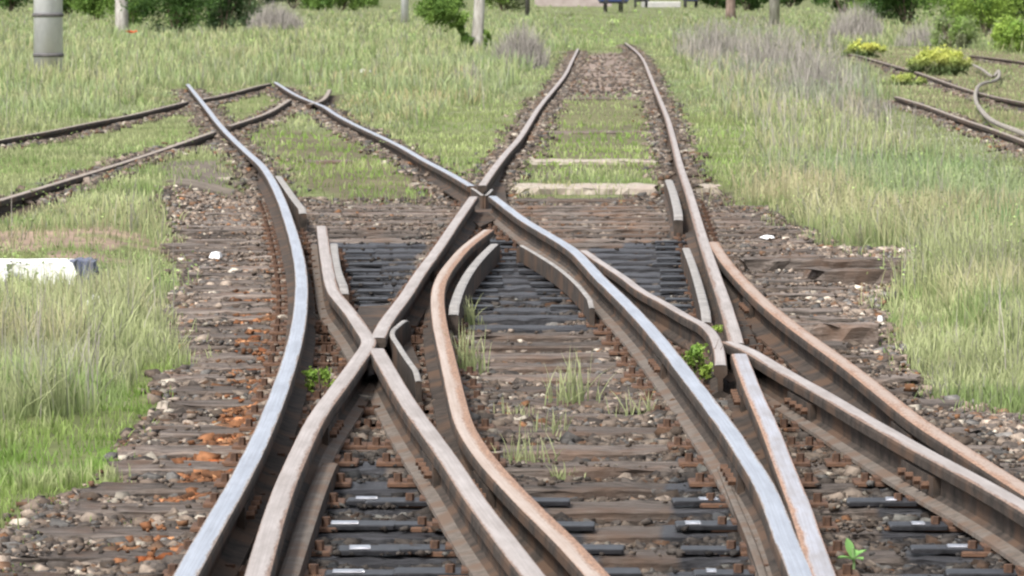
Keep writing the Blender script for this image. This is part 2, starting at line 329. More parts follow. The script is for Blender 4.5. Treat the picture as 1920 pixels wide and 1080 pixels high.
# ------------------------------------------------------------------ rails
rail('A', 'bright silver-blue rail, outermost on the left, curving from the bottom edge up', 'silver')
rail('B', 'dull cranked rail with a sharp elbow, inside the silver leftmost rail', 'dull', 'foot')
rail('Cup', 'straight pinkish worn rail running from the centre crossing into the distance', 'dull')
rail('Clow', 'short straight dull rail between the centre crossing and the left elbow crossing', 'dull')
rail('B3', 'dull rail from the left elbow crossing down beside the orange curved rail', 'dull', 'foot')
rail('H', 'orange-rusted inner curved rail bulging left in the middle of the junction', 'rusty_head')
rail('Dup', 'thin silver rail running from the far left diamond crossing to the centre crossing', 'silver')
rail('D', 'bright silver-blue rail sweeping from the centre crossing to the bottom right', 'silver', 'foot')
rail('E', 'slender beige rail branching off the silver rail and cranked down beside the right crossing', 'dull', z=-0.003, hw=0.027)
rail('E2', 'beige rail leaving the right crossing toward the right edge, below the orange rail', 'dull', 'foot')
rail('F', 'worn pinkish right hand rail of the straight track running far into the distance', 'dull')
rail('F2', 'silver rail with rusty edges, right of the brightest silver rail at the bottom', 'mixed')
rail('G', 'orange-rusted outermost right rail curving off to the right edge', 'rusty_head', z=-0.003)
rail('L1', 'old brown rail of the far left track, the farther one left of the silver rail', 'old_head')
rail('L1b', 'short old brown rail at the farther side of the far left diamond', 'old_head', z=-0.003)
rail('L2', 'old brown rail of the far left track, the nearer one reaching the left edge', 'old_head')
rail('L2b', 'short old brown rail at the nearer side of the far left diamond', 'old_head', z=-0.003)
rail('L2c', 'tiny bent rail end sticking up right of the far left diamond crossing', 'old_head')
rail('R1', 'weathered middle rail of the far right track under the yellow-green bushes', 'old_head')
rail('R2', 'weathered nearer rail of the far right track behind tall grass', 'old_head')
rail('R3', 'farthest weathered rail at the right edge behind the yellow-green bushes', 'old_head')
# guard and wing rails: lower bars with their own shape
def bar(pts, label, hw=0.022, top=-0.004, h=0.10, m='guard', name='guard_rail', it=1, foot=0.0):
    P = smooth_plan(pts, top, it=it)
    prof = [(hw, top - 0.004), (hw, top - h), (-hw, top - h), (-hw, top - 0.004)]
    if foot: prof = [(hw, top - 0.004), (hw, top - h + 0.02), (hw + foot, top - h + 0.01), (hw + foot, top - h), (-hw - foot, top - h), (-hw - foot, top - h + 0.01), (-hw, top - h + 0.02), (-hw, top - 0.004)]
    zz = np.zeros(len(P)); cu = np.concatenate([[0], np.cumsum(np.linalg.norm(np.diff(P, axis=0), axis=1))]); ee = np.minimum(cu, cu[-1] - cu); rl = min(.22, cu[-1] * .2); zz = -0.03 * np.clip(1 - ee / rl, 0, 1) ** 1.5
    V, Fc = sweep(P, prof, zz); k = len(prof); n = len(P); Fc.append(tuple(reversed(range(k)))); Fc.append(tuple((n - 1) * k + j for j in range(k)))
    o = mesh_obj(name, V, Fc, M['side']); tag(o, label, 'guard rail')
    V, Fc = sweep(P, [(-hw, top - 0.004), (-hw * 0.6, top), (hw * 0.6, top), (hw, top - 0.004)][::-1], zz); mesh_obj('worn_top', V, Fc, M[m], o, smooth=False)
    return o
bar([(519,326),(536,350),(556,378),(568,392)], 'short guard bar just right of the silver leftmost rail at the edge of the timbers', 0.026, h=0.14, foot=.02)
bar([(1252,333),(1262,360),(1270,392),(1272,404)], 'short pale guard bar left of the straight track right hand rail', 0.03, h=0.14, foot=.02)
bar([(626,452),(628,480),(634,510),(646,540)], 'narrow grey bar pressed against the upper end of the cranked rail', 0.022, top=-0.006, h=0.13)
bar([(931,453),(905,478),(882,506),(863,540),(850,578)], 'grey check bar inside the top of the orange curved rail', 0.024, top=-0.02, h=0.12)
bar([(972,456),(1010,478),(1050,504),(1085,535),(1110,566)], 'slim grey check bar curving left of the silver rail above the oiled timbers', 0.013, top=-0.035, h=0.10)
bar([(1284,459),(1298,495),(1312,540),(1325,592)], 'grey check bar left of the straight rail above the right crossing', 0.022, top=-0.02, h=0.12)
bar([(766,594),(748,608),(735,622),(748,648),(768,678),(785,700)], 'small V-shaped check bar right of the left elbow crossing', 0.012, top=-0.01, h=0.13, it=0)
bar([(622,856),(598,912),(572,985),(540,1080),(505,1190)], 'broad flat worn bar lying against the right side of the cranked rail at the bottom', 0.027, top=-0.09, h=0.06, m='foot')
bar([(1346,862),(1378,940),(1408,1010),(1432,1080),(1465,1190)], 'narrow bar at the inner foot of the silver rail at the bottom', 0.012, top=-0.11, h=0.04, m='foot')
bar([(1622,856),(1700,898),(1800,957),(1920,1035),(2100,1150)], 'long narrow bar at the lower side of the beige rail at the right edge', 0.009, top=-0.12, h=0.035, m='foot')
bar([(925,352),(908,366),(893,357),(872,343)], 'rusty V-shaped nose block in the centre crossing', 0.012, top=-0.012, h=0.13, m='guard', name='crossing_nose', it=0)
def casting(pts, label, rz=0):
    x, y = plan([p[0] for p in pts], [p[1] for p in pts], -0.115); n = len(pts); V = [(a, b, -0.115) for a, b in zip(x, y)] + [(a, b, -0.152) for a, b in zip(x, y)]
    cx, cy = float(np.mean(x)), float(np.mean(y))
    o = mesh_obj('crossing_casting', [(a - cx, b - cy, c_) for a, b, c_ in V], [tuple(reversed(range(n)))] + [(i, (i + 1) % n, n + (i + 1) % n, n + i) for i in range(n)], M['side']); o.location = (cx, cy, 0)
    for (dx, dy) in ((-.07, -.25), (.07, -.1), (-.05, .15), (.06, .3)): b = MB().tube([(dx, dy, -.117), (dx, dy, -.09)], .016, 6).build('bolt', M['plate'], o)
    return tag(o, label, 'casting')
casting([(672,575),(742,570),(790,690),(720,745),(668,690)], 'dark steel casting bolted under the left elbow crossing')
casting([(1330,590),(1392,585),(1440,690),(1400,740),(1345,700)], 'dark steel casting bolted under the right crossing')
casting([(868,345),(945,345),(955,400),(900,425),(862,395)], 'dark steel casting bolted under the centre crossing')
# ------------------------------------------------------------------ sleepers with their plates
def sleeper_mesh(L, W, H, seed, rough=1.0):
    r = np.random.default_rng(seed); nx = max(8, int(L / 0.08)); xs = np.linspace(-L / 2, L / 2, nx + 1)
    prof = np.array([(-W/2, -H), (-W/2, -H*.5), (-W/2, -0.012), (-W/2+.012, 0), (-W/4, 0), (0, 0), (W/4, 0), (W/2-.012, 0), (W/2, -0.012), (W/2, -H*.5), (W/2, -H)])
    k = len(prof); V = np.zeros((nx + 1, k, 3)); V[:, :, 0] = xs[:, None]; V[:, :, 1] = prof[None, :, 0]; V[:, :, 2] = prof[None, :, 1]
    V[:, :, 1] += r.normal(0, 0.004 * rough ** 2, (nx + 1, k)); V[:, :, 2] += r.normal(0, 0.003 * rough, (nx + 1, k))
    V[:, 3:8, 2] -= np.abs(r.normal(0, .004, k))[3:8][None, :]
    V[:, :3, 1] += (r.normal(0, 0.006, nx + 1))[:, None]
    V[0, :, 0] += r.normal(0, 0.03, k); V[-1, :, 0] += r.normal(0, 0.03, k)
    Fc = []
    for i in range(nx):
        for j in range(k - 1): Fc.append((i * k + j, (i + 1) * k + j, (i + 1) * k + j + 1, i * k + j + 1))
    Fc.append(tuple(range(k))); Fc.append(tuple(nx * k + j for j in reversed(range(k))))
    return V.reshape(-1, 3), Fc
pm = MB().box(0, 0, 0, 0.30, 0.15, 0.014, 0.004); pm.box(0.075, 0, 0.012, 0.02, 0.13, 0.014); pm.box(-0.075, 0, 0.012, 0.02, 0.13, 0.014)
plate_me = pm.build('tie_plate', M['plate']); PL = plate_me.data; bpy.data.objects.remove(plate_me)
bm_ = MB()
bm_.tube([(0, 0, 0.005), (0, 0, 0.035)], 0.014, 6)
t_ = bm_.build('bolt', M['plate']); BO = t_.data; bpy.data.objects.remove(t_)
t_ = MB().box(0, 0, 0, 0.20, 0.12, 0.014, 0.004, 0.0015).build('slide_plate', M['oil']); SL = t_.data; bpy.data.objects.remove(t_)
t_ = MB().box(0, 0, 0, 0.085, 0.045, 0.006, 0.002, 0.002).build('glint_patch', M['shiny']); GLINT = t_.data; bpy.data.objects.remove(t_)  # small bright piece standing in for a glint on the oiled plate
SZ = -0.152
OIL = [[(585,450),(800,450),(775,515),(715,590),(640,610),(600,560)], [(915,445),(985,440),(1120,560),(1140,610),(850,610),(860,540)], [(1100,465),(1295,445),(1340,590),(1300,610)],
       [(600,850),(700,850),(760,900),(900,910),(980,1080),(1000,1400),(480,1400)], [(1260,880),(1340,850),(1440,1080),(1560,1400),(1230,1400)], [(1620,890),(1920,1010),(2500,1400),(1800,1400),(1660,1000)], [(960,900),(1050,960),(1150,1080),(1250,1250),(1120,1200),(1010,1000)]]
def oilmask(px, py):
    m = np.zeros(np.shape(px), bool)
    for q in OIL: m |= inpoly(px, py, q)
    return m
def crossx(P, y):
    out = []
    for i in range(len(P) - 1):
        a, b = P[i], P[i + 1]
        if (a[1] - y) * (b[1] - y) <= 0 and a[1] != b[1]: out.append((a[0] + (b[0] - a[0]) * (y - a[1]) / (b[1] - a[1]), math.atan2(-(b[0] - a[0]), (b[1] - a[1]))))
    return out
NEAR = ['A', 'B', 'Clow', 'B3', 'H', 'D', 'E', 'E2', 'F', 'F2', 'G', 'Cup', 'Dup']
def child(name, me, parent, loc, rz=0):
    o = bpy.data.objects.new(name, me); o.location = loc; o.rotation_euler = (0, 0, rz); return link(o, parent)
LE = ([365, 480, 600, 700, 850, 900, 1080, 1200], [325, 338, 335, 345, 250, 190, -60, -250])
RE = ([365, 430, 480, 500, 560, 605, 700, 800, 900, 1080, 1200], [1400, 1470, 1560, 1580, 1560, 1560, 1680, 1850, 2050, 2350, 2500])
y = 10.55; k = 0; SLEEP_Y = []
while y < 34.9:
    _, py = unplan(0, y, SZ); py = float(py)
    lx = np.interp(py, *LE) + random.uniform(-35, 50); rx = np.interp(py, *RE) + random.uniform(-60, 40)
    X0 = float((lx - 960) / F * y); X1 = float((rx - 960) / F * y)
    oily = 455 < py < 585
    near_oil = py > 915
    split = oily
    if py < 455: lab, grp = 'brown cracked timber sleeper in the row crossing the tracks just below the pale slab', 'far brown sleepers'
    elif oily: lab, grp = 'oil-blackened timber sleeper in the dark ribbed row between the orange and silver curves', 'oil-black sleepers in the middle'
    elif not near_oil: lab, grp = 'weathered brown timber sleeper crossing below the oil-black rows, weeds growing over it', 'middle brown sleepers'
    else: lab, grp = 'dark weathered timber sleeper with shiny slide plates near the bottom edge', 'near sleepers with slide plates'
    V, Fc = sleeper_mesh(X1 - X0, 0.25, 0.17, k)
    opx, opy = unplan(V[:, 0] + (X0 + X1) / 2, V[:, 1] * 0 + y, SZ); oc = np.repeat(oilmask(opx, opy)[:, None] * 0.9, 3, 1)
    e = mesh_obj('timber_sleeper', V, Fc, M['wood'], col=oc)
    e.location = ((X0 + X1) / 2, y, SZ + random.uniform(-0.008, 0.0)); e.rotation_euler = (0, 0, random.uniform(-0.012, 0.012))
    cx = (X0 + X1) / 2
    for key in NEAR:
        for (x, a) in crossx(PATH[key], y):
            if X0 < x < X1:
                p = child('tie_plate', PL, e, (x - cx, 0, 0.008), a * 0.0)
                for (bx_, by_) in ((-.115, -.04), (.115, -.04)): child('bolt', BO, p, (bx_, by_, 0))
    if near_oil or oily:
        for key, side in (('B', 1), ('D', -1), ('E2', -1), ('H', 1), ('B3', -1)) if near_oil else (('D', -1), ('H', 1), ('B', 1), ('F', -1)):
            for (x, a) in crossx(PATH[key], y)[:1]:
                off = side * ((0.17 if key != 'B' else 0.24) + random.uniform(-.02, .03))
                s = child('slide_plate', SL, e, (x - cx + off, -0.02 + random.uniform(-.02, .02), 0.015), random.uniform(-.05, .05)); s.scale = (random.uniform(.8, 1.15), random.uniform(.8, 1.1), 1)
                if near_oil and key in ('B', 'D', 'E2') and random.random() < .8: child('glint_patch', GLINT, s, (0.05 * random.uniform(-1, 1), random.uniform(-.02, .01), 0.0095)).scale = (random.uniform(.35, 1.25), random.uniform(.6, 1.3), 1)
    tag(e, lab, 'sleeper', grp); SLEEP_Y.append((y, X0, X1))
    y += 0.6 + random.uniform(-0.035, 0.035); k += 1
# odd single timbers
def timber(x0p, x1p, py, label, m='wood', W=0.25, H=0.16, top=-0.12, rz=0.0, name='timber_sleeper', seed=100, rough=1.0):
    if float(plan(x0p, py, -.15)[1]) > 34: top = float(gz0(plan(x0p, py, -.13)[1])) + (0.045 if name == 'pale_slab' else 0.03)
    a, yy = plan(x0p, py, top); b, _ = plan(x1p, py, top); V, Fc = sleeper_mesh(float(b - a), W, H, seed, rough)
    e = mesh_obj(name, V, Fc, M[m], col=np.zeros((len(V), 3))); e.location = ((float(a) + float(b)) / 2, float(yy), top); e.rotation_euler = (0, 0, rz); return tag(e, label, 'sleeper' if 'sleeper' in name else 'slab')
timber(1400, 1728, 484, 'long grey-brown sleeper end sticking out furthest right into the grass', seed=1, rz=-0.015, W=.26, H=.22, top=-.085, rough=1.6)
timber(1520, 1700, 503, 'second weathered sleeper end just below the one furthest right', seed=2, top=-0.10, rz=0.02, W=.24, H=.2, rough=1.6)
timber(1500, 1648, 606, 'short sleeper end with a white tip right of the orange rail', seed=3, W=0.2, top=-.095, rough=1.5)
timber(300, 425, 326, 'grey sleeper end in the grass left of the silver leftmost rail', seed=4, top=-0.14)
timber(570, 665, 300, 'dark sleeper showing through moss between the two silver rails', seed=5, top=-0.105)
timber(975, 1232, 347, 'pale sandy slab between the rails of the straight track above the brown sleepers', 'slab', W=0.8, top=-0.14, name='pale_slab', seed=6, rough=1.5)
timber(350, 432, 331, 'small pale slab left of the silver leftmost rail', 'slab', W=0.6, top=-0.14, name='pale_slab', seed=7, rough=1.5)
timber(1320, 1345, 347, 'small pale slab just outside the straight track right hand rail', 'slab', W=0.7, top=-0.13, name='pale_slab', seed=8, rough=1.5)
timber(1000, 1225, 300, 'pale pinkish half-buried sleeper in the moss of the straight track', 'slab', W=0.5, top=-0.125, seed=9, rough=1.5)
timber(990, 1240, 246, 'dark half-buried sleeper in the moss of the straight track', 'wood', W=0.5, top=-0.045, seed=10)
timber(1045, 1225, 183, 'grey sleeper at the near edge of the bare brown patch', 'wood', W=0.6, top=-0.055, seed=11)
timber(620, 770, 384, 'reddish loose plank lying on the far sleepers left of the centre crossing', 'wood', W=0.35, top=-0.13, seed=12, rz=.02)
timber(960, 1190, 373, 'long grey plank lying below the pale slab', 'wood', W=0.3, top=-0.13, seed=13)
# ------------------------------------------------------------------ zones of the ground
BALLAST = [(315,368),(560,372),(900,385),(1340,350),(1400,395),(1480,430),(1600,478),(1720,480),(1700,520),(1650,560),(1640,610),(1690,690),(1730,745),(1800,770),(1920,800),(2400,900),(2400,1400),(-400,1400),(-400,1060),(0,1000),(90,945),(180,915),(240,880),(260,830),(310,770),(300,715),(390,690),(335,640),(330,580),(350,520),(335,440)]
MOSSL = [(-400,760),(60,790),(180,760),(250,740),(240,690),(400,680),(470,690),(400,720),(320,770),(280,840),(250,885),(150,930),(60,960),(0,1010),(-400,1100)]
BARE = [(-400,430),(0,452),(200,452),(335,462),(345,482),(180,484),(0,482),(-400,490)]
LTALL = [(-400,500),(0,545),(200,520),(345,500),(345,640),(300,680),(240,700),(180,770),(60,800),(-400,780)]
RTALL = [(1400,235),(1560,230),(1640,250),(1920,330),(2400,480),(2400,800),(1920,700),(1800,690),(1700,610),(1720,500),(1600,470),(1460,420),(1400,380),(1380,300)]
RLOW = [(1640,600),(1720,560),(1920,680),(2400,780),(2400,900),(1920,790),(1750,750),(1690,680)]
DRY = [(1260,60),(1400,30),(1560,70),(1600,120),(1650,190),(1700,230),(1640,250),(1560,220),(1480,200),(1420,160),(1300,130),(1260,100)]
INNER = [(1010,235),(1230,235),(1240,335),(980,335)]
INNERL = [(500,240),(700,270),(860,350),(880,370),(620,372),(560,330),(470,270)]
BROWNP = [(1085,100),(1195,100),(1240,180),(1040,185)]
NEARROW = [(1000,190),(1245,190),(1262,235),(1000,235)]
PEBBLE = [(300,315),(430,315),(440,372),(330,372)]
TRACKR = [(1600,90),(1820,90),(2800,230),(2800,640),(2400,440),(1920,285),(1780,235),(1680,195)]
BETWL = [(-400,330),(0,262),(350,192),(520,155),(620,200),(560,200),(380,258),(0,392),(-400,500)]
allP = np.concatenate([PATH[k][::3] for k in PATH]); 
def railkind(x, y):
    d = np.full(x.shape, 9.0)
    for kk in PATH:
        P = PATH[kk]
        m = (y > P[:, 1].min() - 1) & (y < P[:, 1].max() + 1)
        if not m.any(): continue
        idx = np.where(m)[0]; a = P[:-1]; b = P[1:]; ab = b - a; L2 = (ab ** 2).sum(1) + 1e-9
        for s in range(0, len(idx), 20000):
            q = np.stack([x[idx[s:s+20000]], y[idx[s:s+20000]]], 1)
            t = np.clip(((q[:, None, :] - a[None]) * ab[None]).sum(2) / L2[None], 0, 1)
            dd = np.sqrt((((a[None] + t[..., None] * ab[None]) - q[:, None, :]) ** 2).sum(2)).min(1)
            d[idx[s:s+20000]] = np.minimum(d[idx[s:s+20000]], dd)
    return d
def ground_z(x, y):
    z = gz0(y) + (noise2(x, y, 1.7, 3) - 0.5) * 0.04 + 0.10 * np.clip((-2.2 - x) / .5, 0, 1) * np.clip((y - 27) / 2, 0, 1) * np.clip((46 - y) / 6, 0, 1) + (noise2(x, y, 0.5, 4) - 0.5) * 0.02
    
    return z
# ------------------------------------------------------------------ ground sheet
ys = np.concatenate([np.linspace(2, 9, 8), np.geomspace(9.5, 260, 330), np.geomspace(275, 4500, 40)])
u = np.linspace(-1, 1, 361); nx = len(u)
xs_ = np.sinh(u * 9.3) / np.sinh(9.3) * 3000
w_ = np.linspace(-1, 1, 361)
GX = np.sign(w_) * (np.abs(w_) * 9 + (np.abs(w_) ** 14) * 3000)
X, Y = np.meshgrid(GX, ys); X = X * np.clip(Y / 30, 0.5, 3.0)
xf, yf = X.ravel(), Y.ravel(); zf = ground_z(xf, yf)
px, py = unplan(xf, yf, gz0(yf))
c = np.zeros((len(xf), 3)); n1 = noise2(xf, yf, 0.8, 11); n2 = noise2(xf, yf, 3.5, 12)
c[:] = (0.13, 0.15, 0.065); c += (n1 - 0.5)[:, None] * 0.06
wpx_ = px + (noise2(xf, yf, .4, 83) - .5) * 50; wpy_ = py + (noise2(xf, yf, .4, 84) - .5) * 22 * np.clip(py / 350, .3, 1.6)
def paint(poly, col, k=1.0):
    m = inpoly(wpx_, wpy_, poly); c[m] = np.array(col) * (0.8 + 0.4 * n1[m])[:, None]
paint(BETWL, (0.13, 0.15, 0.06)); paint(BARE, (0.25, 0.19, 0.145)); paint(MOSSL, (0.11, 0.13, 0.05)); paint(RLOW, (0.14, 0.15, 0.07))
paint(INNER, (0.11, 0.105, 0.06)); paint(INNERL, (0.11, 0.10, 0.06)); paint(NEARROW, (0.12, 0.12, 0.06)); paint(TRACKR, (0.14, 0.13, 0.07)); paint(BROWNP, (0.20, 0.16, 0.135)); paint(PEBBLE, (0.14, 0.12, 0.10))
paint(BALLAST, (0.05, 0.037, 0.028))
rk = railkind(xf, yf); m = rk < 0.24; wgt = np.clip((0.24 - rk[m]) / 0.12, 0, 1)[:, None]; c[m] = c[m] * (1 - wgt) + np.array((0.06, 0.043, 0.032)) * wgt
ny = len(ys); I = np.arange(ny * 361).reshape(ny, 361)
FQ = np.stack([I[:-1, :-1], I[:-1, 1:], I[1:, 1:], I[1:, :-1]], -1).reshape(-1, 4)
g = mesh_obj('ground', np.stack([xf, yf, zf], 1), FQ, M['ground'], col=np.clip(c, 0.01, 1), smooth=True); g['kind'] = 'structure'
# ------------------------------------------------------------------ ballast stones
CUBE = np.array([(x_, y_, z_) for z_ in (-1, 1) for y_ in (-1, 1) for x_ in (-1, 1)], float) * 0.62
IF = np.array([(0,2,3),(0,3,1),(4,5,7),(4,7,6),(0,1,5),(0,5,4),(2,6,7),(2,7,3),(0,4,6),(0,6,2),(1,3,7),(1,7,5)])
protos = []
for _ in range(24):
    q = CUBE + RNG.uniform(-0.38, 0.38, (8, 3)); q *= RNG.uniform(0.6, 1.3, (1, 3))
    ax = RNG.normal(0, 1, 3); ax /= np.linalg.norm(ax); an = RNG.uniform(0, 3.1); K = np.array([[0, -ax[2], ax[1]], [ax[2], 0, -ax[0]], [-ax[1], ax[0], 0]]); Rm = np.eye(3) + math.sin(an) * K + (1 - math.cos(an)) * K @ K
    protos.append(q @ Rm.T)
PAL = np.array([(0.13, 0.098, 0.078), (0.18, 0.14, 0.112), (0.095, 0.078, 0.068), (0.27, 0.215, 0.175), (0.15, 0.088, 0.056), (0.21, 0.105, 0.055), (0.40, 0.35, 0.29), (0.135, 0.125, 0.118)])
PW = np.array([.22, .22, .20, .14, .06, .02, .05, .09])
def stones(name, x, y, z, s, label, colmul=None, pal=PAL, pw=PW):
    n = len(x); pi = RNG.integers(0, len(protos), n); PR = np.array(protos)[pi]
    a = RNG.uniform(0, 2 * math.pi, n); ca, sa = np.cos(a), np.sin(a)
    Vx = PR[..., 0] * ca[:, None] - PR[..., 1] * sa[:, None]; Vy = PR[..., 0] * sa[:, None] + PR[..., 1] * ca[:, None]; Vz = PR[..., 2] * 0.75
    Vz = Vz * 0.9
    V = np.stack([Vx * s[:, None] + x[:, None], Vy * s[:, None] + y[:, None], Vz * s[:, None] + z[:, None]], -1).reshape(-1, 3)
    Fi = (IF[None] + (np.arange(n) * 8)[:, None, None]).reshape(-1, 3)
    col = pal[RNG.choice(len(pal), n, p=pw)] * RNG.uniform(0.5, 1.2, (n, 1)) * np.array((.94, .98, 1.0))
    if colmul is not None: col = col * colmul
    o = mesh_obj(name, V, Fi, M['stone'], col=np.repeat(col, 8, 0)); return tag(o, label, 'ballast', kind='stuff')
n = 270000
sy = RNG.uniform(9.8, 36, n); sx = RNG.uniform(-0.13, 0.14, n) * np.maximum(sy, 14)
spx, spy = unplan(sx, sy, GZ); keep = inpoly(spx + (noise2(sx, sy, .45, 81) - .5) * 52 + RNG.normal(0, 14, n), spy + (noise2(sx, sy, .45, 82) - .5) * 22 * np.clip(spy / 350, .3, 1.6) + RNG.normal(0, 6, n), BALLAST)

onS = np.zeros(n, bool)
for (yy, a, b) in SLEEP_Y: onS |= (np.abs(sy - yy) < 0.13) & (sx > a) & (sx < b)
keep &= (~onS) | (RNG.random(n) < (0.05 + 0.35 * (noise2(sx, sy, 0.5, 8) > 0.64)) * np.where(np.abs(spx - 1070) < 190, .15, 1))
sx, sy, onS = sx[keep], sy[keep], onS[keep]; s = RNG.gamma(2.4, 0.0044, len(sx)) + 0.006; s = np.minimum(s, 0.044)
sz = np.where(onS, SZ + 0.004, ground_z(sx, sy) + 0.004 + RNG.uniform(0, 0.012, len(sx)) ) + np.clip((0.5 - np.abs(0.5)), 0, 1)
s[onS] *= 0.6
rks = railkind(sx, sy); sz = sz + np.where(onS, 0, 0.03) * np.exp(-(rks / .22) ** 2)
spx, spy = unplan(sx, sy, GZ); dark = oilmask(spx, spy); dk2 = (spy > 820) & (spx > 560) & (spx < 2000)
cm = np.ones((len(sx), 3)); cm[dk2] = (0.72, 0.72, 0.72); cm[dark] = (0.36, 0.39, 0.43)
rust = inpoly(spx, spy, [(440,560),(530,560),(480,800),(440,900),(370,1080),(200,1080),(260,960),(340,940),(330,870),(400,830),(440,700)]) & (noise2(sx, sy, .22, 77) > .42); cm[rust] = (1.4, 0.80, 0.48)
lite = inpoly(spx, spy, [(1480,430),(1720,480),(1660,600),(1920,780),(2400,900),(2400,1100),(1920,880),(1450,520)]) | inpoly(spx, spy, [(320,360),(480,360),(480,520),(330,640)]); cm[lite] = (1.45, 1.45, 1.45)
stones('ballast', sx, sy, sz, s, 'brown and grey track ballast lying between and beside the sleepers', cm)
# stones and dirt along the far rails
xs2, ys2 = [], []
for kk in ['A', 'Cup', 'Dup', 'F', 'L1', 'L2', 'R1', 'R2', 'R3', 'L1b', 'L2b']:
    P = PATH[kk]; seg = np.linalg.norm(np.diff(P, axis=0), axis=1); L = seg.sum(); m = int(min(L, 90) * 60); t = np.sort(RNG.uniform(0, L, m)); cs = np.concatenate([[0], np.cumsum(seg)])
    q = np.stack([np.interp(t, cs, P[:, 0]), np.interp(t, cs, P[:, 1])], 1); o = RNG.normal(0, 0.10, m); o += np.sign(o) * 0.06; xs2.append(q[:, 0] + o); ys2.append(q[:, 1] + RNG.normal(0, .1, m))
xs2 = np.concatenate(xs2); ys2 = np.concatenate(ys2); kp = ys2 > 33; xs2, ys2 = xs2[kp], ys2[kp]
px2 = RNG.uniform(1040, 1245, 1500); py2 = RNG.uniform(100, 185, 1500); bx, by = gplan(px2, py2); kk = inpoly(px2, py2, BROWNP); xs2 = np.append(xs2, bx[kk]); ys2 = np.append(ys2, by[kk])
stones('ballast', xs2, ys2, ground_z(xs2, ys2) + 0.01, RNG.uniform(0.02, 0.045, len(xs2)), 'rusty ballast strewn along the distant rails', np.full((len(xs2), 3), 1.0))
# ------------------------------------------------------------------ grass
def blades(name, x, y, z, h, wd, base, tip, label, lean=0.35, kind='stuff', cat='grass', parent=None, mt='grass'):
    n = len(x); a = RNG.uniform(0, 2 * math.pi, n); l = np.abs(RNG.normal(0, lean, n)) * h
    fa = RNG.normal(0, 0.5, n); cx, sx_ = np.cos(fa), np.sin(fa)         # facing
    V = np.zeros((n, 7, 3)); C = np.zeros((n, 7, 3))
    for i, (t, wf) in enumerate(((0, 1), (0.4, 0.9), (0.75, 0.6), (1, 0))):
        bx = x + np.cos(a) * l * t ** 2; by = y + np.sin(a) * l * t ** 2; bz = z + h * (t - 0.25 * (l / np.maximum(h, 1e-3)) * t ** 2)
        col = base * (1 - t) + tip * t
        if i < 3:
            V[:, 2 * i] = np.stack([bx - wd * wf * cx * .5, by - wd * wf * sx_ * .5, bz], 1); V[:, 2 * i + 1] = np.stack([bx + wd * wf * cx * .5, by + wd * wf * sx_ * .5, bz], 1)
            C[:, 2 * i] = col; C[:, 2 * i + 1] = col
        else: V[:, 6] = np.stack([bx, by, bz], 1); C[:, 6] = col
    b = (np.arange(n) * 7)[:, None]
    T = np.concatenate([b + np.array(q)[None] for q in ((0, 1, 3), (0, 3, 2), (2, 3, 5), (2, 5, 4), (4, 5, 6))], 0)
    o = mesh_obj(name, V.reshape(-1, 3), T, M[mt], parent, col=np.clip(C.reshape(-1, 3), 0.005, 1))
    if cat: tag(o, label, cat, kind=kind)
    return o
GREEN = np.array((0.16, 0.21, 0.08)); PALE = np.array((0.44, 0.46, 0.25)); STRAW = np.array((0.56, 0.46, 0.31)); MOSS = np.array((0.24, 0.35, 0.08)); GREYD = np.array((0.46, 0.43, 0.38)); BLUEG = np.array((0.17, 0.25, 0.14))
N = 520000
gpx = RNG.uniform(-650, 2650, N); gpy = RNG.uniform(6, 1220, N)
dens = np.ones(N); hh = np.full(N, 0.22); tip = np.tile(PALE, (N, 1)); base = np.tile(GREEN * 1.1, (N, 1))
gx, gy = gplan(gpx, gpy)
cl = noise2(gx, gy, 0.35, 31) * 0.5 + noise2(gx, gy, 1.6, 32) * 0.5; cb = noise2(gx, gy, 5, 33)
hh = 0.07 + 0.27 * cl + np.clip((gy - 50) / 300, 0, 0.15)
wb = (noise2(gx, gy, .45, 81) - .5) * 2; wb2 = (noise2(gx, gy, .45, 82) - .5) * 2; QX = gpx + wb * 26 + RNG.normal(0, 11, N); QY = gpy + (wb2 * 11 + RNG.normal(0, 5, N)) * np.clip(gpy / 350, .3, 1.6)
def zone(poly, d, h0, h1, tp, bs):
    m = inpoly(QX, QY, poly); dens[m] = d; hh[m] = h0 + (h1 - h0) * cl[m]; tip[m] = tp; base[m] = bs
zone([(-400,392),(0,392),(380,262),(420,300),(320,360),(330,450),(0,450),(-400,430)], 0.75, 0.05, 0.16, PALE, GREEN)
zone(BETWL, 0.7, 0.03, 0.10, PALE * 0.95, GREEN)
zone(BARE, 0.4, 0.03, 0.12, STRAW * .75, PALE * .6)
zone(LTALL, 0.95, 0.08, 0.36, PALE * 1.08, GREEN * 1.1)
zone([(-400,480),(345,480),(345,540),(200,550),(0,560),(-400,560)], 0.7, 0.02, 0.09, PALE, GREEN)
zone([(-400,540),(170,525),(215,545),(210,600),(0,610),(-400,600)], 0.9, 0.06, 0.20, PALE * 1.1, GREEN)
zone(MOSSL, 1.0, 0.02, 0.08, MOSS * .72 + PALE * .28, MOSS * 0.7)
mn = noise2(gx, gy, .16, 51) * .5 + noise2(gx, gy, .5, 52) * .5; m = inpoly(QX, QY, MOSSL); dens[m & (mn < .46)] = .2; m2 = m & (mn > .6); hh[m2] += .04; tip[m2] = PALE * .9
m = inpoly(gpx, gpy, [(-400,900),(120,900),(300,800),(420,700),(480,640),(430,760),(380,860),(300,960),(180,1080),(100,1200),(-400,1200)]) & (mn > .6) & (dens < .05); mossy = m.copy()
zone(RTALL, 1.0, 0.12, 0.36, PALE * 0.95, GREEN * 1.05)
zone(RLOW, 0.9, 0.04, 0.17, PALE, GREEN)
zone(TRACKR, 1.0, 0.03, 0.14, PALE, GREEN)
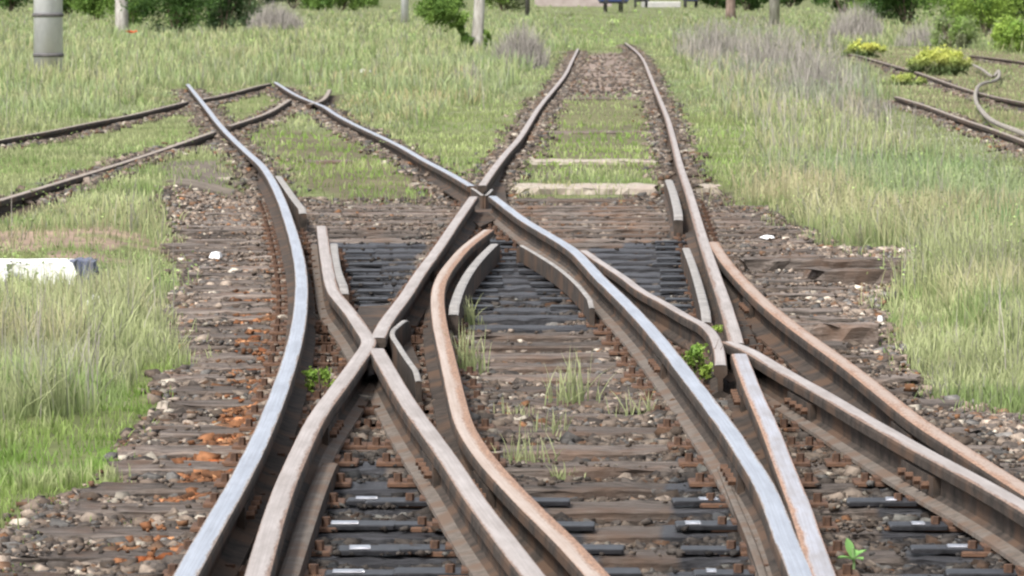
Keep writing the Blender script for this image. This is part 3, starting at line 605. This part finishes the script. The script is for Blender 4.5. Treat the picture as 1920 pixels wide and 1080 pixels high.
m = inpoly(gpx, gpy, TRACKR) & (noise2(gx, gy, 1.1, 90) < .30); dens[m] = .2
zone([(1640,195),(1780,240),(1920,300),(2400,470),(2400,560),(1900,350),(1640,260)], 0.5, 0.03, 0.10, GREYD, GREEN * .8)
zone(DRY, 0.9, 0.10, 0.34, PALE * .85, GREEN)
m = inpoly(gpx, gpy, DRY) & (RNG.random(N) < .34 + .45 * (cl > .55)); tip[m] = GREYD * .62; base[m] = GREYD * .6; hh[m] *= 1.5
m = inpoly(gpx, gpy, [(1300,150),(1480,130),(1480,230),(1290,215)]) & (RNG.random(N) < .35); tip[m] = STRAW; m = inpoly(gpx, gpy, [(560,150),(900,150),(900,225),(640,235)]) & (RNG.random(N) < .4); tip[m] = STRAW * (1, .85, .8)
zone([(960,190),(1240,190),(1285,335),(930,335)], 0.45, .02, .08, PALE * .85, MOSS * .6); zone([(440,235),(700,250),(880,355),(880,372),(590,372),(530,320)], 0.4, .02, .08, PALE * .85, MOSS * .6)
ip = noise2(gx, gy, .22, 95) * .6 + noise2(gx, gy, .7, 96) * .4
zone(INNER, 0.6, 0.02, 0.08, MOSS * 1.0 + PALE * .1, MOSS * .75); zone(INNERL, 0.55, 0.02, 0.08, MOSS * .95 + PALE * .1, MOSS * .75); m = (inpoly(QX, QY, INNER) | inpoly(QX, QY, INNERL)); dens[m] = np.where(ip[m] > .42, .9, .25); tip[m & (ip > .62)] = PALE * .9; hh[m & (ip > .6)] += .03
zone(NEARROW, 0.5, 0.03, 0.09, PALE, MOSS * .7)
zone([(860,200),(980,200),(1000,260),(900,340),(820,300),(740,262)], 0.8, 0.03, 0.10, PALE * .9, MOSS * .8)
zone([(1270,200),(1420,240),(1380,340),(1420,400),(1330,355),(1300,330)], 0.8, 0.04, 0.13, PALE * .9, MOSS * .8)
zone(BROWNP, 0.04, 0.02, 0.05, PALE, GREEN); zone(PEBBLE, 0.5, 0.02, 0.08, PALE * .9, GREEN); zone(BALLAST, 0.003, 0.02, 0.06, MOSS, GREEN)
m = inpoly(gpx, gpy, [(-400,880),(120,880),(300,780),(380,640),(470,600),(470,700),(400,840),(300,960),(180,1080),(100,1200),(-400,1200)]) & (mn > .56) & (dens < .05); dens[m] = .4; hh[m] = .035; tip[m] = MOSS * 1.1
m = inpoly(gpx, gpy, [(1600,600),(1700,620),(1920,800),(2400,950),(2400,1050),(1920,900),(1700,740)]) & (mn > .62) & (dens < .05); dens[m] = .3; hh[m] = .03; tip[m] = MOSS
for (ddx, ddy) in ((22, 0), (-22, 0), (0, 9), (0, -9)):
    m = inpoly(gpx, gpy, BALLAST) & ~inpoly(gpx + ddx, gpy + ddy, BALLAST) & (cl > 0.5); dens[m] = 0.22; hh[m] = 0.05; m = ~inpoly(gpx, gpy, BALLAST) & inpoly(gpx + ddx, gpy + ddy, BALLAST); dens[m] *= 0.35; hh[m] *= 0.6
zone([(1040,10),(1260,10),(1230,85),(1060,85)], 1.0, 0.10, 0.2, MOSS * 1.05 + PALE * .3, GREEN)
# colour drift over the meadow
dr = (0.72 + 0.55 * noise2(gx, gy, 0.7, 61)) * (0.85 + .3 * noise2(gx, gy, 2.6, 62)); tip *= dr[:, None]; base *= dr[:, None]
dg = (noise2(gx, gy, .9, 63) > .66); tip[dg] = tip[dg] * (.62, .78, .55)
v = noise2(gx, gy, 1.2, 41); v2 = noise2(gx, gy, 0.25, 42)
st = (v > 0.62) & (gpy < 700) & (hh > 0.1); tip[st] = tip[st] * .45 + STRAW * .55
dk = (RNG.random(N) < .10) & (hh > .1); tip[dk] = GREYD * .7; base[dk] = GREEN * .5
bl = (cb > 0.62) & (hh > 0.1); tip[bl] = tip[bl] * .6 + BLUEG * .4 * 1.6
rk = railkind(gx, gy); lim = np.where(gy < 35, 0.10, np.where(gpx < 420, 0.08, 0.12)); keep = (RNG.random(N) < dens * (0.45 + 0.55 * v2)) & (rk > lim * (.5 + noise2(gx, gy, .6, 71)) + 0.10 * RNG.random(N))
nearrail = rk < 0.8; hh[nearrail] = np.minimum(hh[nearrail], 0.05 + 0.12 * (rk[nearrail] - .1))
keep &= ~((gx * 0 + gpy < 8))
gx, gy, hh, tip, base, gpy, gpx = gx[keep], gy[keep], hh[keep], tip[keep], base[keep], gpy[keep], gpx[keep]
jit = RNG.normal(1, 0.16, (len(gx), 1)); tip = tip * jit; base = base * jit; hh = hh * RNG.uniform(0.55, 1.25, len(gx))
wd = np.maximum(0.0055, gy / F * 2.0) * RNG.uniform(0.6, 1.3, len(gx)); wd = np.minimum(wd, 0.09 + 0 * wd)
# broad-leaved weeds and dry stalks scattered through the verge
wm_ = (hh > .08) & (gy > 24); wc = RNG.choice(len(gx), 1500, replace=False, p=wm_ / wm_.sum()); wn_ = RNG.integers(10, 34, 1500); wi = np.repeat(wc, wn_); nW = len(wi)
wr = 0.06 + RNG.random(1500) * .09; p = np.stack([gx[wi], gy[wi], ground_z(gx[wi], gy[wi])], 1) + RNG.normal(0, 1, (nW, 3)) * np.repeat(wr, wn_)[:, None] * np.array((1, 1, .5)); p[:, 2] += 0.06 + RNG.random(nW) * .10 + np.repeat(RNG.random(1500) * .12, wn_)
la = RNG.normal(0, 1, (nW, 3)); la[:, 2] *= .5; la /= np.linalg.norm(la, axis=1)[:, None]; lb = np.cross(la, RNG.normal(0, 1, (nW, 3))); lb /= np.linalg.norm(lb, axis=1)[:, None]
lz = np.maximum(.009, gy[wi] / F * 1.7)[:, None] * RNG.uniform(.6, 1.4, (nW, 1)); wcol = (np.array((0.20, 0.29, 0.10))[None] * (1 - RNG.random((1500, 1))) + np.array((0.34, 0.42, 0.16))[None] * RNG.random((1500, 1)))[np.repeat(np.arange(1500), wn_)] * RNG.uniform(.7, 1.3, (nW, 1))
o = mesh_obj('ground_weeds', np.stack([p - la * lz, p + lb * lz * .5, p + la * lz, p - lb * lz * .5], 1).reshape(-1, 3), np.arange(4 * nW).reshape(nW, 4), M['leaf'], col=np.repeat(wcol, 4, 0)); tag(o, 'low broad-leaved weeds scattered through the grass on both sides of the tracks', 'weeds', kind='stuff')
pd = np.where((hh > .13), 1.0, 0.0) * np.where(inpoly(gpx, gpy, [(1250,40),(1700,60),(1750,300),(1500,380),(1300,200)]), 6, 1); si = RNG.choice(len(gx), 1900, replace=False, p=pd / pd.sum()); sc_ = np.array((0.38, 0.345, 0.31))[None] * RNG.uniform(.45, 1.15, (1900, 1))
blades('dry_stalks', gx[si] + .01, gy[si], ground_z(gx[si], gy[si]), RNG.uniform(.28, .62, 1900) * np.where(gy[si] < 40, .75, 1), np.maximum(.004, gy[si] / F * 1.2), sc_ * .8, sc_ * 1.1, 'dry grey-brown stalks standing thinly through the green verge grass', lean=.25, cat='dry stalks', mt='twig')
blades('grass', gx, gy, ground_z(gx, gy) - 0.01, hh, wd, base, tip, 'pale green spring grass and moss covering the ground beside and between the tracks')
# ------------------------------------------------------------------ shrubs, trees and dry brush
def leaf_cloud(name, C, R, n, size, c1, c2, parent, flat=0.0, seed=0, hang=0.0):
    r = np.random.default_rng(seed); nc = max(6, int(n / 130)); d = r.normal(0, 1, (nc, 3)); d /= np.linalg.norm(d, axis=1)[:, None]
    cc = d * (r.random((nc, 1)) ** 0.45) * np.array(R)[None] * 0.85; cr = r.uniform(0.16, 0.34, nc) * min(R)
    k = r.integers(0, nc, n); p = cc[k] + r.normal(0, 1, (n, 3)) * cr[k][:, None] * 0.62
    p += np.array(C)[None]; p[:, 2] = np.maximum(p[:, 2], GZ + 0.02)
    a = r.normal(0, 1, (n, 3)); a /= np.linalg.norm(a, axis=1)[:, None]; b = np.cross(a, r.normal(0, 1, (n, 3))); b /= np.linalg.norm(b, axis=1)[:, None]
    sz = size * r.uniform(0.6, 1.3, (n, 1)); V = np.stack([p - a * sz, p + b * sz * .55, p + a * sz, p - b * sz * .55], 1).reshape(-1, 3)
    Fq = np.arange(4 * n).reshape(n, 4); t = r.random((nc, 1)); col = (np.array(c1) * (1 - t) + np.array(c2) * t)[k] * r.uniform(0.75, 1.25, (n, 1))
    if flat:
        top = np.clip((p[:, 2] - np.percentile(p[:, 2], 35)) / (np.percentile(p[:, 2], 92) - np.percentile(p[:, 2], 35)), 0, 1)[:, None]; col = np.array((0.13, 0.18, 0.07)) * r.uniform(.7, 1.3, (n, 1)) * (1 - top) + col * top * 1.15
    return mesh_obj(name, V, Fq, M['leaf'], parent, col=np.repeat(col, 4, 0))
def spot(px_, py_, z=None):
    a, b = gplan(px_, py_) if z is None else plan(px_, py_, z); return float(a), float(b)
def bush(name, px_, base_py, wpx, hm, label, c1, c2, n=2500, leaf=None, seed=0, cat='bush', group=None, dist=None):
    x, y = spot(px_, base_py)
    if dist: y = dist; x = (px_ - 960) / F * y
    e = empty(name, (x, y, GZ)); W = wpx / F * y / 2 * 1.3; n = int(n * 1.8); lf = leaf or max(0.03, y / F * 3.0)
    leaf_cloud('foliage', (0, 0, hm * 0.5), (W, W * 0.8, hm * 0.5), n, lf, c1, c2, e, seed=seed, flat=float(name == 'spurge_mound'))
    for o in e.children: 
        v = np.zeros(len(o.data.vertices) * 3, dtype=np.float32); o.data.vertices.foreach_get('co', v); v = v.reshape(-1, 3); v[:, 2] = np.abs(v[:, 2]); o.data.vertices.foreach_set('co', v.ravel())
    m = MB(); rr = random.Random(seed)
    for i in range(7):
        a = rr.uniform(0, 6.28); r = W * rr.uniform(0.2, 0.7); m.tube([(0.05 * math.cos(a), 0.05 * math.sin(a), -0.05), (r * .4 * math.cos(a), r * .4 * math.sin(a), hm * .35), (r * math.cos(a), r * math.sin(a), hm * .75)], [0.03 * hm / 2, 0.02 * hm / 2, 0.006], 5)
    m.build('stem', M['brownbark'], e)
    tag(e, label, cat, group); return e
DG1, DG2 = (0.02, 0.05, 0.012), (0.09, 0.17, 0.04); MG1, MG2 = (0.08, 0.15, 0.03), (0.20, 0.31, 0.07); YG1, YG2 = (0.36, 0.42, 0.10), (0.54, 0.54, 0.14); LG1, LG2 = (0.16, 0.27, 0.05), (0.32, 0.44, 0.09)
GR1, GR2 = (0.22, 0.23, 0.15), (0.34, 0.34, 0.24)
bush('leafy_bush', 330, 62, 150, 3.4, 'large dark green bush in the upper left beside the brown trunk', DG1, DG2, 5000, seed=1)
bush('leafy_bush', 420, 60, 95, 3.0, 'dark green bush with greyish lower leaves, right of the large upper left bush', DG1, (0.10, 0.15, 0.07), 3500, seed=2)
bush('leafy_bush', 180, 40, 70, 3.0, 'bright green shrub between the banded pillar and the brown trunk', MG1, MG2, 2500, seed=3)
bush('leafy_bush', 20, 22, 90, 5, 'dark green bush at the top left corner behind the banded pillar', DG1, DG2, 2500, seed=4)
bush('leafy_bush', 550, 16, 180, 6, 'low dark green hedge far off between the upper left bush and the thin post', DG1, DG2, 4000, seed=5)
bush('leafy_bush', 680, 14, 90, 5, 'pale grey-green shrub far off left of the thin post', GR1, MG2, 2000, seed=6)
bush('leafy_bush', 1700, 46, 170, 4.2, 'dark green tree-like bush at the upper right, left of the bright one', DG1, DG2, 5500, seed=7)
bush('leafy_bush', 1850, 70, 130, 3.0, 'bright yellowish green bush above the far right rails', MG1, LG2, 4500, seed=8)
bush('leafy_bush', 1905, 98, 110, 1.1, 'lush light green bush at the right edge just above the farthest rail', LG1, LG2, 3200, seed=9)
bush('leafy_bush', 1905, 40, 120, 4.5, 'dark green bush in the top right corner', DG1, MG2, 4000, seed=10)
bush('leafy_bush', 1580, 26, 130, 5.0, 'dark green shrub behind the grey dry brush at the upper right', DG1, DG2, 3000, seed=11)
bush('leafy_bush', 1400, 20, 110, 5.0, 'dark green shrub behind the brown trunk at the upper right', DG1, DG2, 2600, seed=12)
bush('leafy_bush', 1780, 90, 90, 1.2, 'olive green low shrub behind the two yellow-green mounds', GR1, MG2, 1800, seed=13)
bush('spurge_mound', 1622, 108, 80, 0.52, 'yellow-green flowering mound, leftmost behind the far right rails', YG1, YG2, 2600, seed=14, cat='shrub')
bush('spurge_mound', 1762, 143, 105, 0.68, 'larger yellow-green flowering mound right behind the middle far right rail', YG1, YG2, 3600, seed=15, cat='shrub')
bush('spurge_mound', 1690, 160, 100, 0.30, 'low light green mound between the two rails of the far right track', (0.24, 0.3, 0.08), (0.42, 0.46, 0.14), 2400, seed=16, cat='shrub')
bush('leafy_bush', 1480, 14, 160, 5.5, 'far dark green thicket between the pinkish post and the reddish trunk', DG1, DG2, 4000, seed=21)
bush('leafy_bush', 1640, 34, 120, 4.5, 'dark green bush between the grey brush and the dark tree-like bush', DG1, MG2, 4000, seed=22)
bush('leafy_bush', 1790, 48, 130, 5.0, 'mid green bush in the dark row above the far right rails', DG2, MG2, 4500, seed=23)
bush('leafy_bush', 250, 52, 90, 3.6, 'mid green bush directly behind the straight brownish trunk', DG2, MG2, 3000, seed=24)
bush('leafy_bush', 460, 44, 60, 2.6, 'olive green bush at the right end of the upper left bushes', DG2, GR2, 2200, seed=25)
bush('leafy_bush', 835, 30, 70, 3.4, 'mid green shrub behind the leafy pale trunk at the top centre', MG1, MG2, 3500, seed=31)
bush('leafy_bush', 640, 20, 150, 4.5, 'long olive green hedge far off between the upper left bushes and the thin post', DG2, MG2, 4500, seed=32)
bush('leafy_bush', 945, 22, 90, 4.0, 'grey-green shrub far off right of the leafy pale trunk', GR1, MG2, 3000, seed=33)
bush('leafy_bush', 130, 30, 120, 4.0, 'dark green bush just right of the banded pillar', DG1, MG2, 4000, seed=34)
bush('leafy_bush', 1345, 16, 100, 4.5, 'dark green bush left of the reddish brown trunk', DG1, DG2, 3500, seed=35)
def brush(name, px_, base_py, wpx, hm, label, n=500, seed=0, dist=None, tone=1.0):
    r = np.random.default_rng(seed); x, y = spot(px_, base_py)
    W = wpx / F * y / 2; e = empty(name, (x, y, GZ))
    a = r.uniform(0, 6.283, n); q = r.random(n) ** .6 * W; bx = np.cos(a) * q; by = np.sin(a) * q
    h = hm * (1 - 0.55 * (q / W) ** 2) * r.uniform(0.5, 1.1, n); col = np.array((0.31, 0.285, 0.26))[None] * r.uniform(0.6, 1.25, (n, 1)) * tone
    blades('dry_stems', bx, by, np.zeros(n), h, np.full(n, max(0.008, y / F * 1.1)), col * .8, col * 1.1, None, lean=0.3, parent=e, cat=None, mt='twig')
    tag(e, label, 'dry brush'); return e
brush('dry_brush', 978, 128, 105, 1.25, 'grey dry bush beside the pale leaning trunk left of the straight track', 1100, 1)
brush('dry_brush', 515, 55, 110, 1.6, 'grey dry brush patch right of the dark upper left bush', 900, 2)
brush('dry_brush', 1345, 105, 150, 1.3, 'grey dry brush right of the far end of the straight track', 420, 3)
brush('dry_brush', 1450, 130, 150, 1.3, 'tall grey dry stems in the middle of the right meadow edge', 420, 4)
brush('dry_brush', 1530, 175, 120, 1.1, 'grey dry stems nearest, left of the far right track', 330, 5)
brush('dry_brush', 1605, 72, 110, 1.7, 'grey dry brush in front of the dark upper right shrub', 600, 6)
brush('dry_brush', 1730, 86, 110, 1.0, 'small greyish brush between the two yellow-green mounds', 450, 7)
brush('dry_brush', 880, 150, 80, 0.5, 'low thin dry stems left of the grey dry bush', 250, 8)
brush('dry_brush', 1640, 205, 110, 0.35, 'dark dry stems at the left end of the far right track', 400, 9, tone=.7)
# ------------------------------------------------------------------ posts and trunks
def pillar(px_, base_py, wpx, hm, label, bands=(), m='concrete', sq=True):
    x, y = spot(px_, base_py); W = wpx / F * y; e = empty('concrete_pillar', (x, y, GZ))
    mb = MB(); z0 = -0.3; r = W / 2
    mb.tube([(0, 0, z0), (0, 0, hm * .5), (0, 0, hm)], [r, r * 0.93, r * 0.86], 20); mb.build('shaft', M[m], e, smooth=True)
    for bp in bands:
        zz = HC - (bp - YH) / F * y - GZ
        b = MB(); b.tube([(0, 0, zz - 0.035), (0, 0, zz + 0.035)], r * 1.04, 20); b.build('band', M['band'], e, smooth=True)
    c_ = MB().tube([(0, 0, hm), (0, 0, hm + 0.08)], r * 0.95, 20); c_.build('cap', M['band'], e)
    return tag(e, label, 'pillar')
pillar(91, 140, 56, 8.0, 'thick pale concrete pillar with two dark bands at the upper left', (28, 103))
pillar(759, 42, 15, 9.0, 'thin grey post in the distance left of the leafy pale trunk', (), 'concrete')
pillar(989, 30, 9, 9.0, 'thinnest dark grey post behind the grey dry bush', (), 'band')
pillar(1452, 46, 20, 9.0, 'pinkish grey post standing in the dry brush at the upper right', (), 'palebark')
def trunk_tree(px_, base_py, wpx, hm, label, bark, leafc, crownR, seed=0, lean=0.0, low=None, cz=None, nl=3500):
    x, y = spot(px_, base_py); W = wpx / F * y / 2; e = empty('tree', (x, y, GZ)); rr = random.Random(seed)
    pts = []; rad = []
    for i in range(9):
        t = i / 8; pts.append((lean * t * hm + rr.uniform(-.03, .03), rr.uniform(-.03, .03), -0.2 + hm * 0.8 * t)); rad.append(W * (1.25 if i == 0 else 1.0) * (1 - 0.6 * t))
    tk = MB().tube(pts, rad, 12).build('trunk', M[bark], e, smooth=True)
    for i in range(6):
        a = rr.uniform(0, 6.28); t = rr.uniform(.45, .9); q = pts[int(t * 8)]; L = crownR * rr.uniform(.5, .9)
        MB().tube([q, (q[0] + L * .5 * math.cos(a), q[1] + L * .5 * math.sin(a), q[2] + L * .3), (q[0] + L * math.cos(a), q[1] + L * math.sin(a), q[2] + L * .45)], [W * .35, W * .22, W * .08], 6).build('limb', M[bark], e, smooth=True)
    leaf_cloud('crown', (lean * hm * .8, 0, cz or hm * .85), (crownR, crownR, hm * .28), nl, max(0.05, y / F * 2.4), leafc[0], leafc[1], e, seed=seed)
    if low:
        for (ox, oz, rx, rz, n_) in low: leaf_cloud('low_foliage', (ox, 0.0, oz), (rx, rx * .6, rz), n_, max(0.04, y / F * 2.0), leafc[0], leafc[1], e, seed=seed + 5)
    return tag(e, label, 'tree')
trunk_tree(228, 60, 27, 9, 'tree with a straight brownish trunk right of the banded pillar', 'palebark', (DG1, MG2), 3.0, 1)
trunk_tree(896, 96, 24, 8, 'tree with pale trunk and hanging green leaves at the top centre', 'palebark', (MG1, MG2), 2.2, 2, lean=0.012,
           low=[(-0.95, 1.30, 0.95, 0.55, 5000), (-0.45, 0.7, 0.18, 0.65, 250), (0.30, 0.55, 0.28, 0.5, 1200), (-0.25, 0.45, .4, .5, 1300), (-.5, 1.0, .45, .45, 1500)])
trunk_tree(1370, 34, 20, 9, 'tree with reddish brown trunk at the top right of the straight track', 'brownbark', (DG1, DG2), 3.0, 3)
# ------------------------------------------------------------------ far end of the line: wagon, platform, house
def wagon(px_, y, label, W=2.8, L=14, body='wagon'):
    x = (px_ - 960) / F * y; e = empty('railway_wagon', (x, y, GZ + 0.2))
    MB().box(0, L / 2, 2.35, W, L, 2.6, 0.08).build('body', M[body], e)
    MB().box(0, L / 2, 0.95, W * .92, L * .98, 0.22, 0.03).build('underframe', M['dark'], e)
    MB().box(0, L / 2, 3.72, W * .9, L, 0.16, 0.07).build('roof', M['band'], e)
    MB().box(0, -0.012, 2.5, 0.8, 0.03, 1.9, 0.0).build('end_door', M['dark'], e)
    for sx in (-1, 1):
        b = MB().tube([(sx * .87, 0, 1.05), (sx * .87, -.45, 1.05)], 0.09, 10); b.tube([(sx * .87, -.45, 1.05), (sx * .87, -.5, 1.05)], 0.22, 14); b.build('buffer', M['dark'], e)
    for yy in (1.2, 3.0, L - 3.0, L - 1.2):
        for sx in (-1, 1):
            MB().tube([(sx * .72, yy, 0.46), (sx * .86, yy, 0.46)], 0.46, 20).build('wheel', M['dark'], e)
    return tag(e, label, 'wagon')
wagon(1152, 450, 'dark blue railway wagon standing far off at the end of the straight track')
wagon(1203, 640, 'dark grey wagon far off just right of the blue wagon', 1.9, 10, 'dark')
wagon(1297, 640, 'dark bluish wagon far off, the furthest right of the three wagons', 1.9, 10)
e = empty('station_house', ((1075 - 960) / F * 760, 760, GZ))
MB().box(0, 6, 3.2, 13, 10, 6.6, 0.02).build('wall', M['render'], e)
rf = MB(); rf.v += [(-7, .5, 6.5), (7, .5, 6.5), (7, 11.5, 6.5), (-7, 11.5, 6.5), (-4, 6, 9), (4, 6, 9)]; rf.f += [(0, 1, 5, 4), (1, 2, 5), (2, 3, 4, 5), (3, 0, 4), (3, 2, 1, 0)]; rf.build('roof', M['rooftile'], e)
for i in range(4): MB().box(-4.8 + i * 3.2, 0.98, 3.4, 1.2, 0.1, 1.8).build('window', M['glass'], e)
tag(e, 'pale pinkish station house far off left of the blue wagon', 'house')
e = empty('platform', ((1240 - 960) / F * 700, 700, GZ)); MB().box(0, 5, 0.45, 5.2, 30, 0.95, 0.05).build('deck', M['platform'], e); MB().box(0, -9.8, 0.96, 5.0, 0.3, 0.06).build('edge_strip', M['whitepaint'], e)
tag(e, 'whitish platform end far off between the two right hand wagons', 'platform')
# ------------------------------------------------------------------ small things
def lying_post():
    x, y = spot(40, 540); e = empty('fallen_post', (x, y, GZ))
    r = random.Random(3)
    def lump(name, cx, cy, cz, sx, sy, sz, m, seed):
        V, Fc = sleeper_mesh(sx, sy, sz, seed, 1.1); o = mesh_obj(name, V, Fc, M[m], e, col=np.zeros((len(V), 3))); o.location = (cx, cy, cz)
    lump('post_body', -0.07, 0.25, 0.15, 0.66, 0.18, 0.15, 'whitepaint', 31); lump('post_foot', -0.30, 0.0, 0.13, 0.40, 0.26, 0.16, 'whitepaint', 32)
    lump('dark_end', 0.33, 0.25, 0.155, 0.12, 0.17, 0.16, 'bluegrey', 33)
    return tag(e, 'white painted concrete marker lying in the grass at the left edge with a blue-grey end', 'marker')
lying_post()
def scrap(px_, py_, sx, sy, sz, m, name, label, cat, z=GZ + 0.02, rz=0.0):
    x, y = spot(px_, py_, z); r = random.Random(int(px_)); mb = MB(); n = 7; V = []
    for i in range(n): 
        a = 2 * math.pi * i / n; q = r.uniform(.7, 1.1); V.append((sx * q * math.cos(a) / 2, sy * q * math.sin(a) / 2, r.uniform(0, sz * .3)))
    for i in range(n):
        a = 2 * math.pi * i / n; q = r.uniform(.45, .7); V.append((sx * q * math.cos(a) / 2, sy * q * math.sin(a) / 2, sz * r.uniform(.7, 1)))
    V.append((0, 0, sz)); Fc = [(i, (i + 1) % n, n + (i + 1) % n, n + i) for i in range(n)] + [(n + i, n + (i + 1) % n, 2 * n) for i in range(n)] + [tuple(reversed(range(n)))]
    o = mesh_obj(name, V, Fc, M[m]); o.location = (x, y, z); o.rotation_euler = (0, 0, rz); return tag(o, label, cat)
scrap(1440, 447, 0.12, 0.22, 0.02, 'paper', 'paper_scrap', 'bright white paper scrap on the stones right of the straight track', 'litter', z=-0.15)
scrap(405, 485, 0.11, 0.16, 0.045, 'paper', 'paper_scrap', 'crumpled whitish paper on the ballast left of the silver rail', 'litter', z=-0.17)
scrap(685, 136, 0.30, 0.6, 0.08, 'concrete', 'pale_stone', 'pale stone in the meadow between the far left diamond and the pale trunk', 'stone', z=-0.05)
scrap(176, 578, 0.10, 0.12, 0.07, 'whitepaint', 'pale_stone', 'whitish stone in the grass below the blue-grey marker end', 'stone', z=-0.14)
scrap(1650, 603, 0.035, 0.06, 0.03, 'paper', 'paper_scrap', 'white scrap at the tip of the short sleeper end right of the orange rail', 'litter', z=-0.13)
scrap(305, 770, 0.06, 0.07, 0.04, 'slab', 'pale_stone', 'round pale stone at the mossy edge left of the silver rail', 'stone', z=-.17)
def poppy():
    x, y = spot(246, 82); e = empty('poppy', (x, y, GZ))
    MB().tube([(0, 0, 0), (0.02, 0, 0.3), (0, 0, 0.46)], 0.008, 5).build('stem', M['brownbark'], e)
    m = MB()
    for i in range(5):
        a = i * 1.2566; b = len(m.v); q = 0.19
        m.v += [(0, 0, 0.45), (q * math.cos(a - .6), q * math.sin(a - .6), 0.53), (q * 1.15 * math.cos(a), q * 1.15 * math.sin(a), 0.52), (q * math.cos(a + .6), q * math.sin(a + .6), 0.56)]; m.f.append((b, b + 1, b + 2, b + 3))
    m.build('petals', M['poppy'], e); tag(e, 'single orange-red poppy beside the brownish trunk at the upper left', 'flower')
poppy()
# hose over the far right rails
hp = [(1822,122),(1842,132),(1862,143),(1872,134),(1868,150),(1845,156),(1832,168),(1829,184),(1836,203),(1850,220),(1872,232),(1900,246),(1930,256)]
x, y = plan([p[0] for p in hp], [p[1] for p in hp], 0.03); C = catmull(np.stack([x, y], 1), 6)
ht = MB().tube([(a, b, 0.035 + 0.01 * math.sin(i * .4)) for i, (a, b) in enumerate(C)], 0.03, 8).build('hose', M['hose'], smooth=True); tag(ht, 'pale bent hose looping over the far right rails', 'hose')
# loose weeds
def weed(px_, py_, wm, hm, label, n=70, c=(LG1, LG2), seed=0, z=GZ, leaf=0.02, name='weed', zp=None):
    x, y = spot(px_, py_, z if zp is None else zp); e = empty(name, (x, y, z)); rr = random.Random(seed); m = MB()
    for i in range(9):
        a = rr.uniform(0, 6.28); q = rr.uniform(.2, 1) * wm / 2; m.tube([(0, 0, 0), (q * .5 * math.cos(a), q * .5 * math.sin(a), hm * .55), (q * math.cos(a), q * math.sin(a), hm * rr.uniform(.7, 1))], [.003, .0025, .001], 4)
    m.build('stem', M['brownbark'], e); leaf_cloud('foliage', (0, 0, hm * .6), (wm / 2, wm / 2, hm * .42), n, leaf, c[0], c[1], e, seed=seed)
    return tag(e, label, 'weed')
weed(600, 705, 0.17, 0.17, 'bright green weed between the silver rail and the cranked rail', 420, seed=1, leaf=.012, zp=-.08)
weed(1316, 655, 0.19, 0.26, 'bright green weed in the crook left of the right crossing', 800, seed=2, leaf=.012, zp=0.0)
weed(1335, 640, 0.10, 0.09, 'small green weed over the elbow of the slender beige rail', 160, seed=3, leaf=.01, z=-.08)
def sapling():
    x, y = spot(1598, 1100, GZ); e = empty('young_plant', (x, y, GZ)); m = MB(); m.tube([(0, 0, 0), (0.005, 0, 0.06), (0, 0, 0.11)], .004, 6); m.build('stem', M['grass'] , e)
    for i, (a, L, el) in enumerate(((2.2, .08, 1.25), (0.3, .06, .8), (3.4, .05, .5), (5.2, .06, .4), (1.2, .05, 1.0))):
        V = []; 
        for k_ in range(7):
            t = k_ / 6; w_ = 0.016 * math.sin(math.pi * min(1, t * .95 + .05)) ; cx = L * t * math.cos(el); cz = L * t * math.sin(el) - .02 * t * t
            V += [(cx * math.cos(a) - w_ * math.sin(a), cx * math.sin(a) + w_ * math.cos(a), .08 + cz), (cx * math.cos(a), cx * math.sin(a), .075 + cz), (cx * math.cos(a) + w_ * math.sin(a), cx * math.sin(a) - w_ * math.cos(a), .08 + cz)]
        Fc = [(3 * q + j, 3 * q + j + 1, 3 * q + j + 4, 3 * q + j + 3) for q in range(6) for j in range(2)]
        mesh_obj('leaf', V, Fc, M['leaf'], e, col=np.tile(np.array((0.22, 0.42, 0.13)), (len(V), 1)), smooth=True)
    for o in e.children:
        if o.name.startswith('stem'):
            ca = o.data.color_attributes.new('Col', 'FLOAT_COLOR', 'POINT'); ca.data.foreach_set('color', np.tile(np.array((.3, .45, .2, 1), dtype=np.float32), len(o.data.vertices)))
    tag(e, 'single broad-leaved green seedling between the rails at the bottom right', 'seedling')
sapling()
def tuft(px_, py_, n, h, spread, label, c=PALE, seed=0):
    x, y = spot(px_, py_, GZ); r = np.random.default_rng(seed); bx = r.normal(0, spread, n); by = r.normal(0, spread, n)
    o = blades('grass_tuft', bx, by, np.zeros(n), h * r.uniform(.4, 1.1, n), np.full(n, .005), np.tile(GREEN, (n, 1)), np.tile(np.array(c), (n, 1)) * r.uniform(.8, 1.2, (n, 1)), label, lean=.35, kind=None, cat='grass tuft')
    o.location = (x, y, GZ); return o
for a in [(880,715,60,0.26,.035,'tall grass tuft right of the orange curved rail, upper one'),(1070,775,60,0.26,.04,'tall pale grass tuft in the middle of the centre timbers'),(1195,800,30,0.16,.05,'thin grass tuft left of the silver rail on the centre timbers'),
          (985,890,40,0.17,.05,'grass tuft at the left end of the centre timbers, nearest the camera'),(1035,830,30,0.14,.05,'small grass tuft on the centre timbers behind the nearest one'),(965,800,24,0.12,.04,'small grass tuft beside the orange rail at the centre timbers'),(885,620,40,0.2,.03,'slender grass tuft beside the grey check bar of the orange rail'),(1050,905,40,0.07,.02,'tiny green tuft on the reddish near sleeper')]:
    tuft(*a, seed=a[0])
tuft(1480, 395, 260, 0.42, .22, 'pinkish seeding grass clump at the edge of the right verge', STRAW * 1.1, seed=501)
tuft(1890, 470, 200, 0.40, .20, 'dark green taller grass clump in the right verge near the right edge', np.array((0.16, 0.30, 0.12)), seed=502)
tuft(85, 770, 60, 0.36, .10, 'tall dry stalks in the grass at the lower left', GREYD * .9, seed=503)
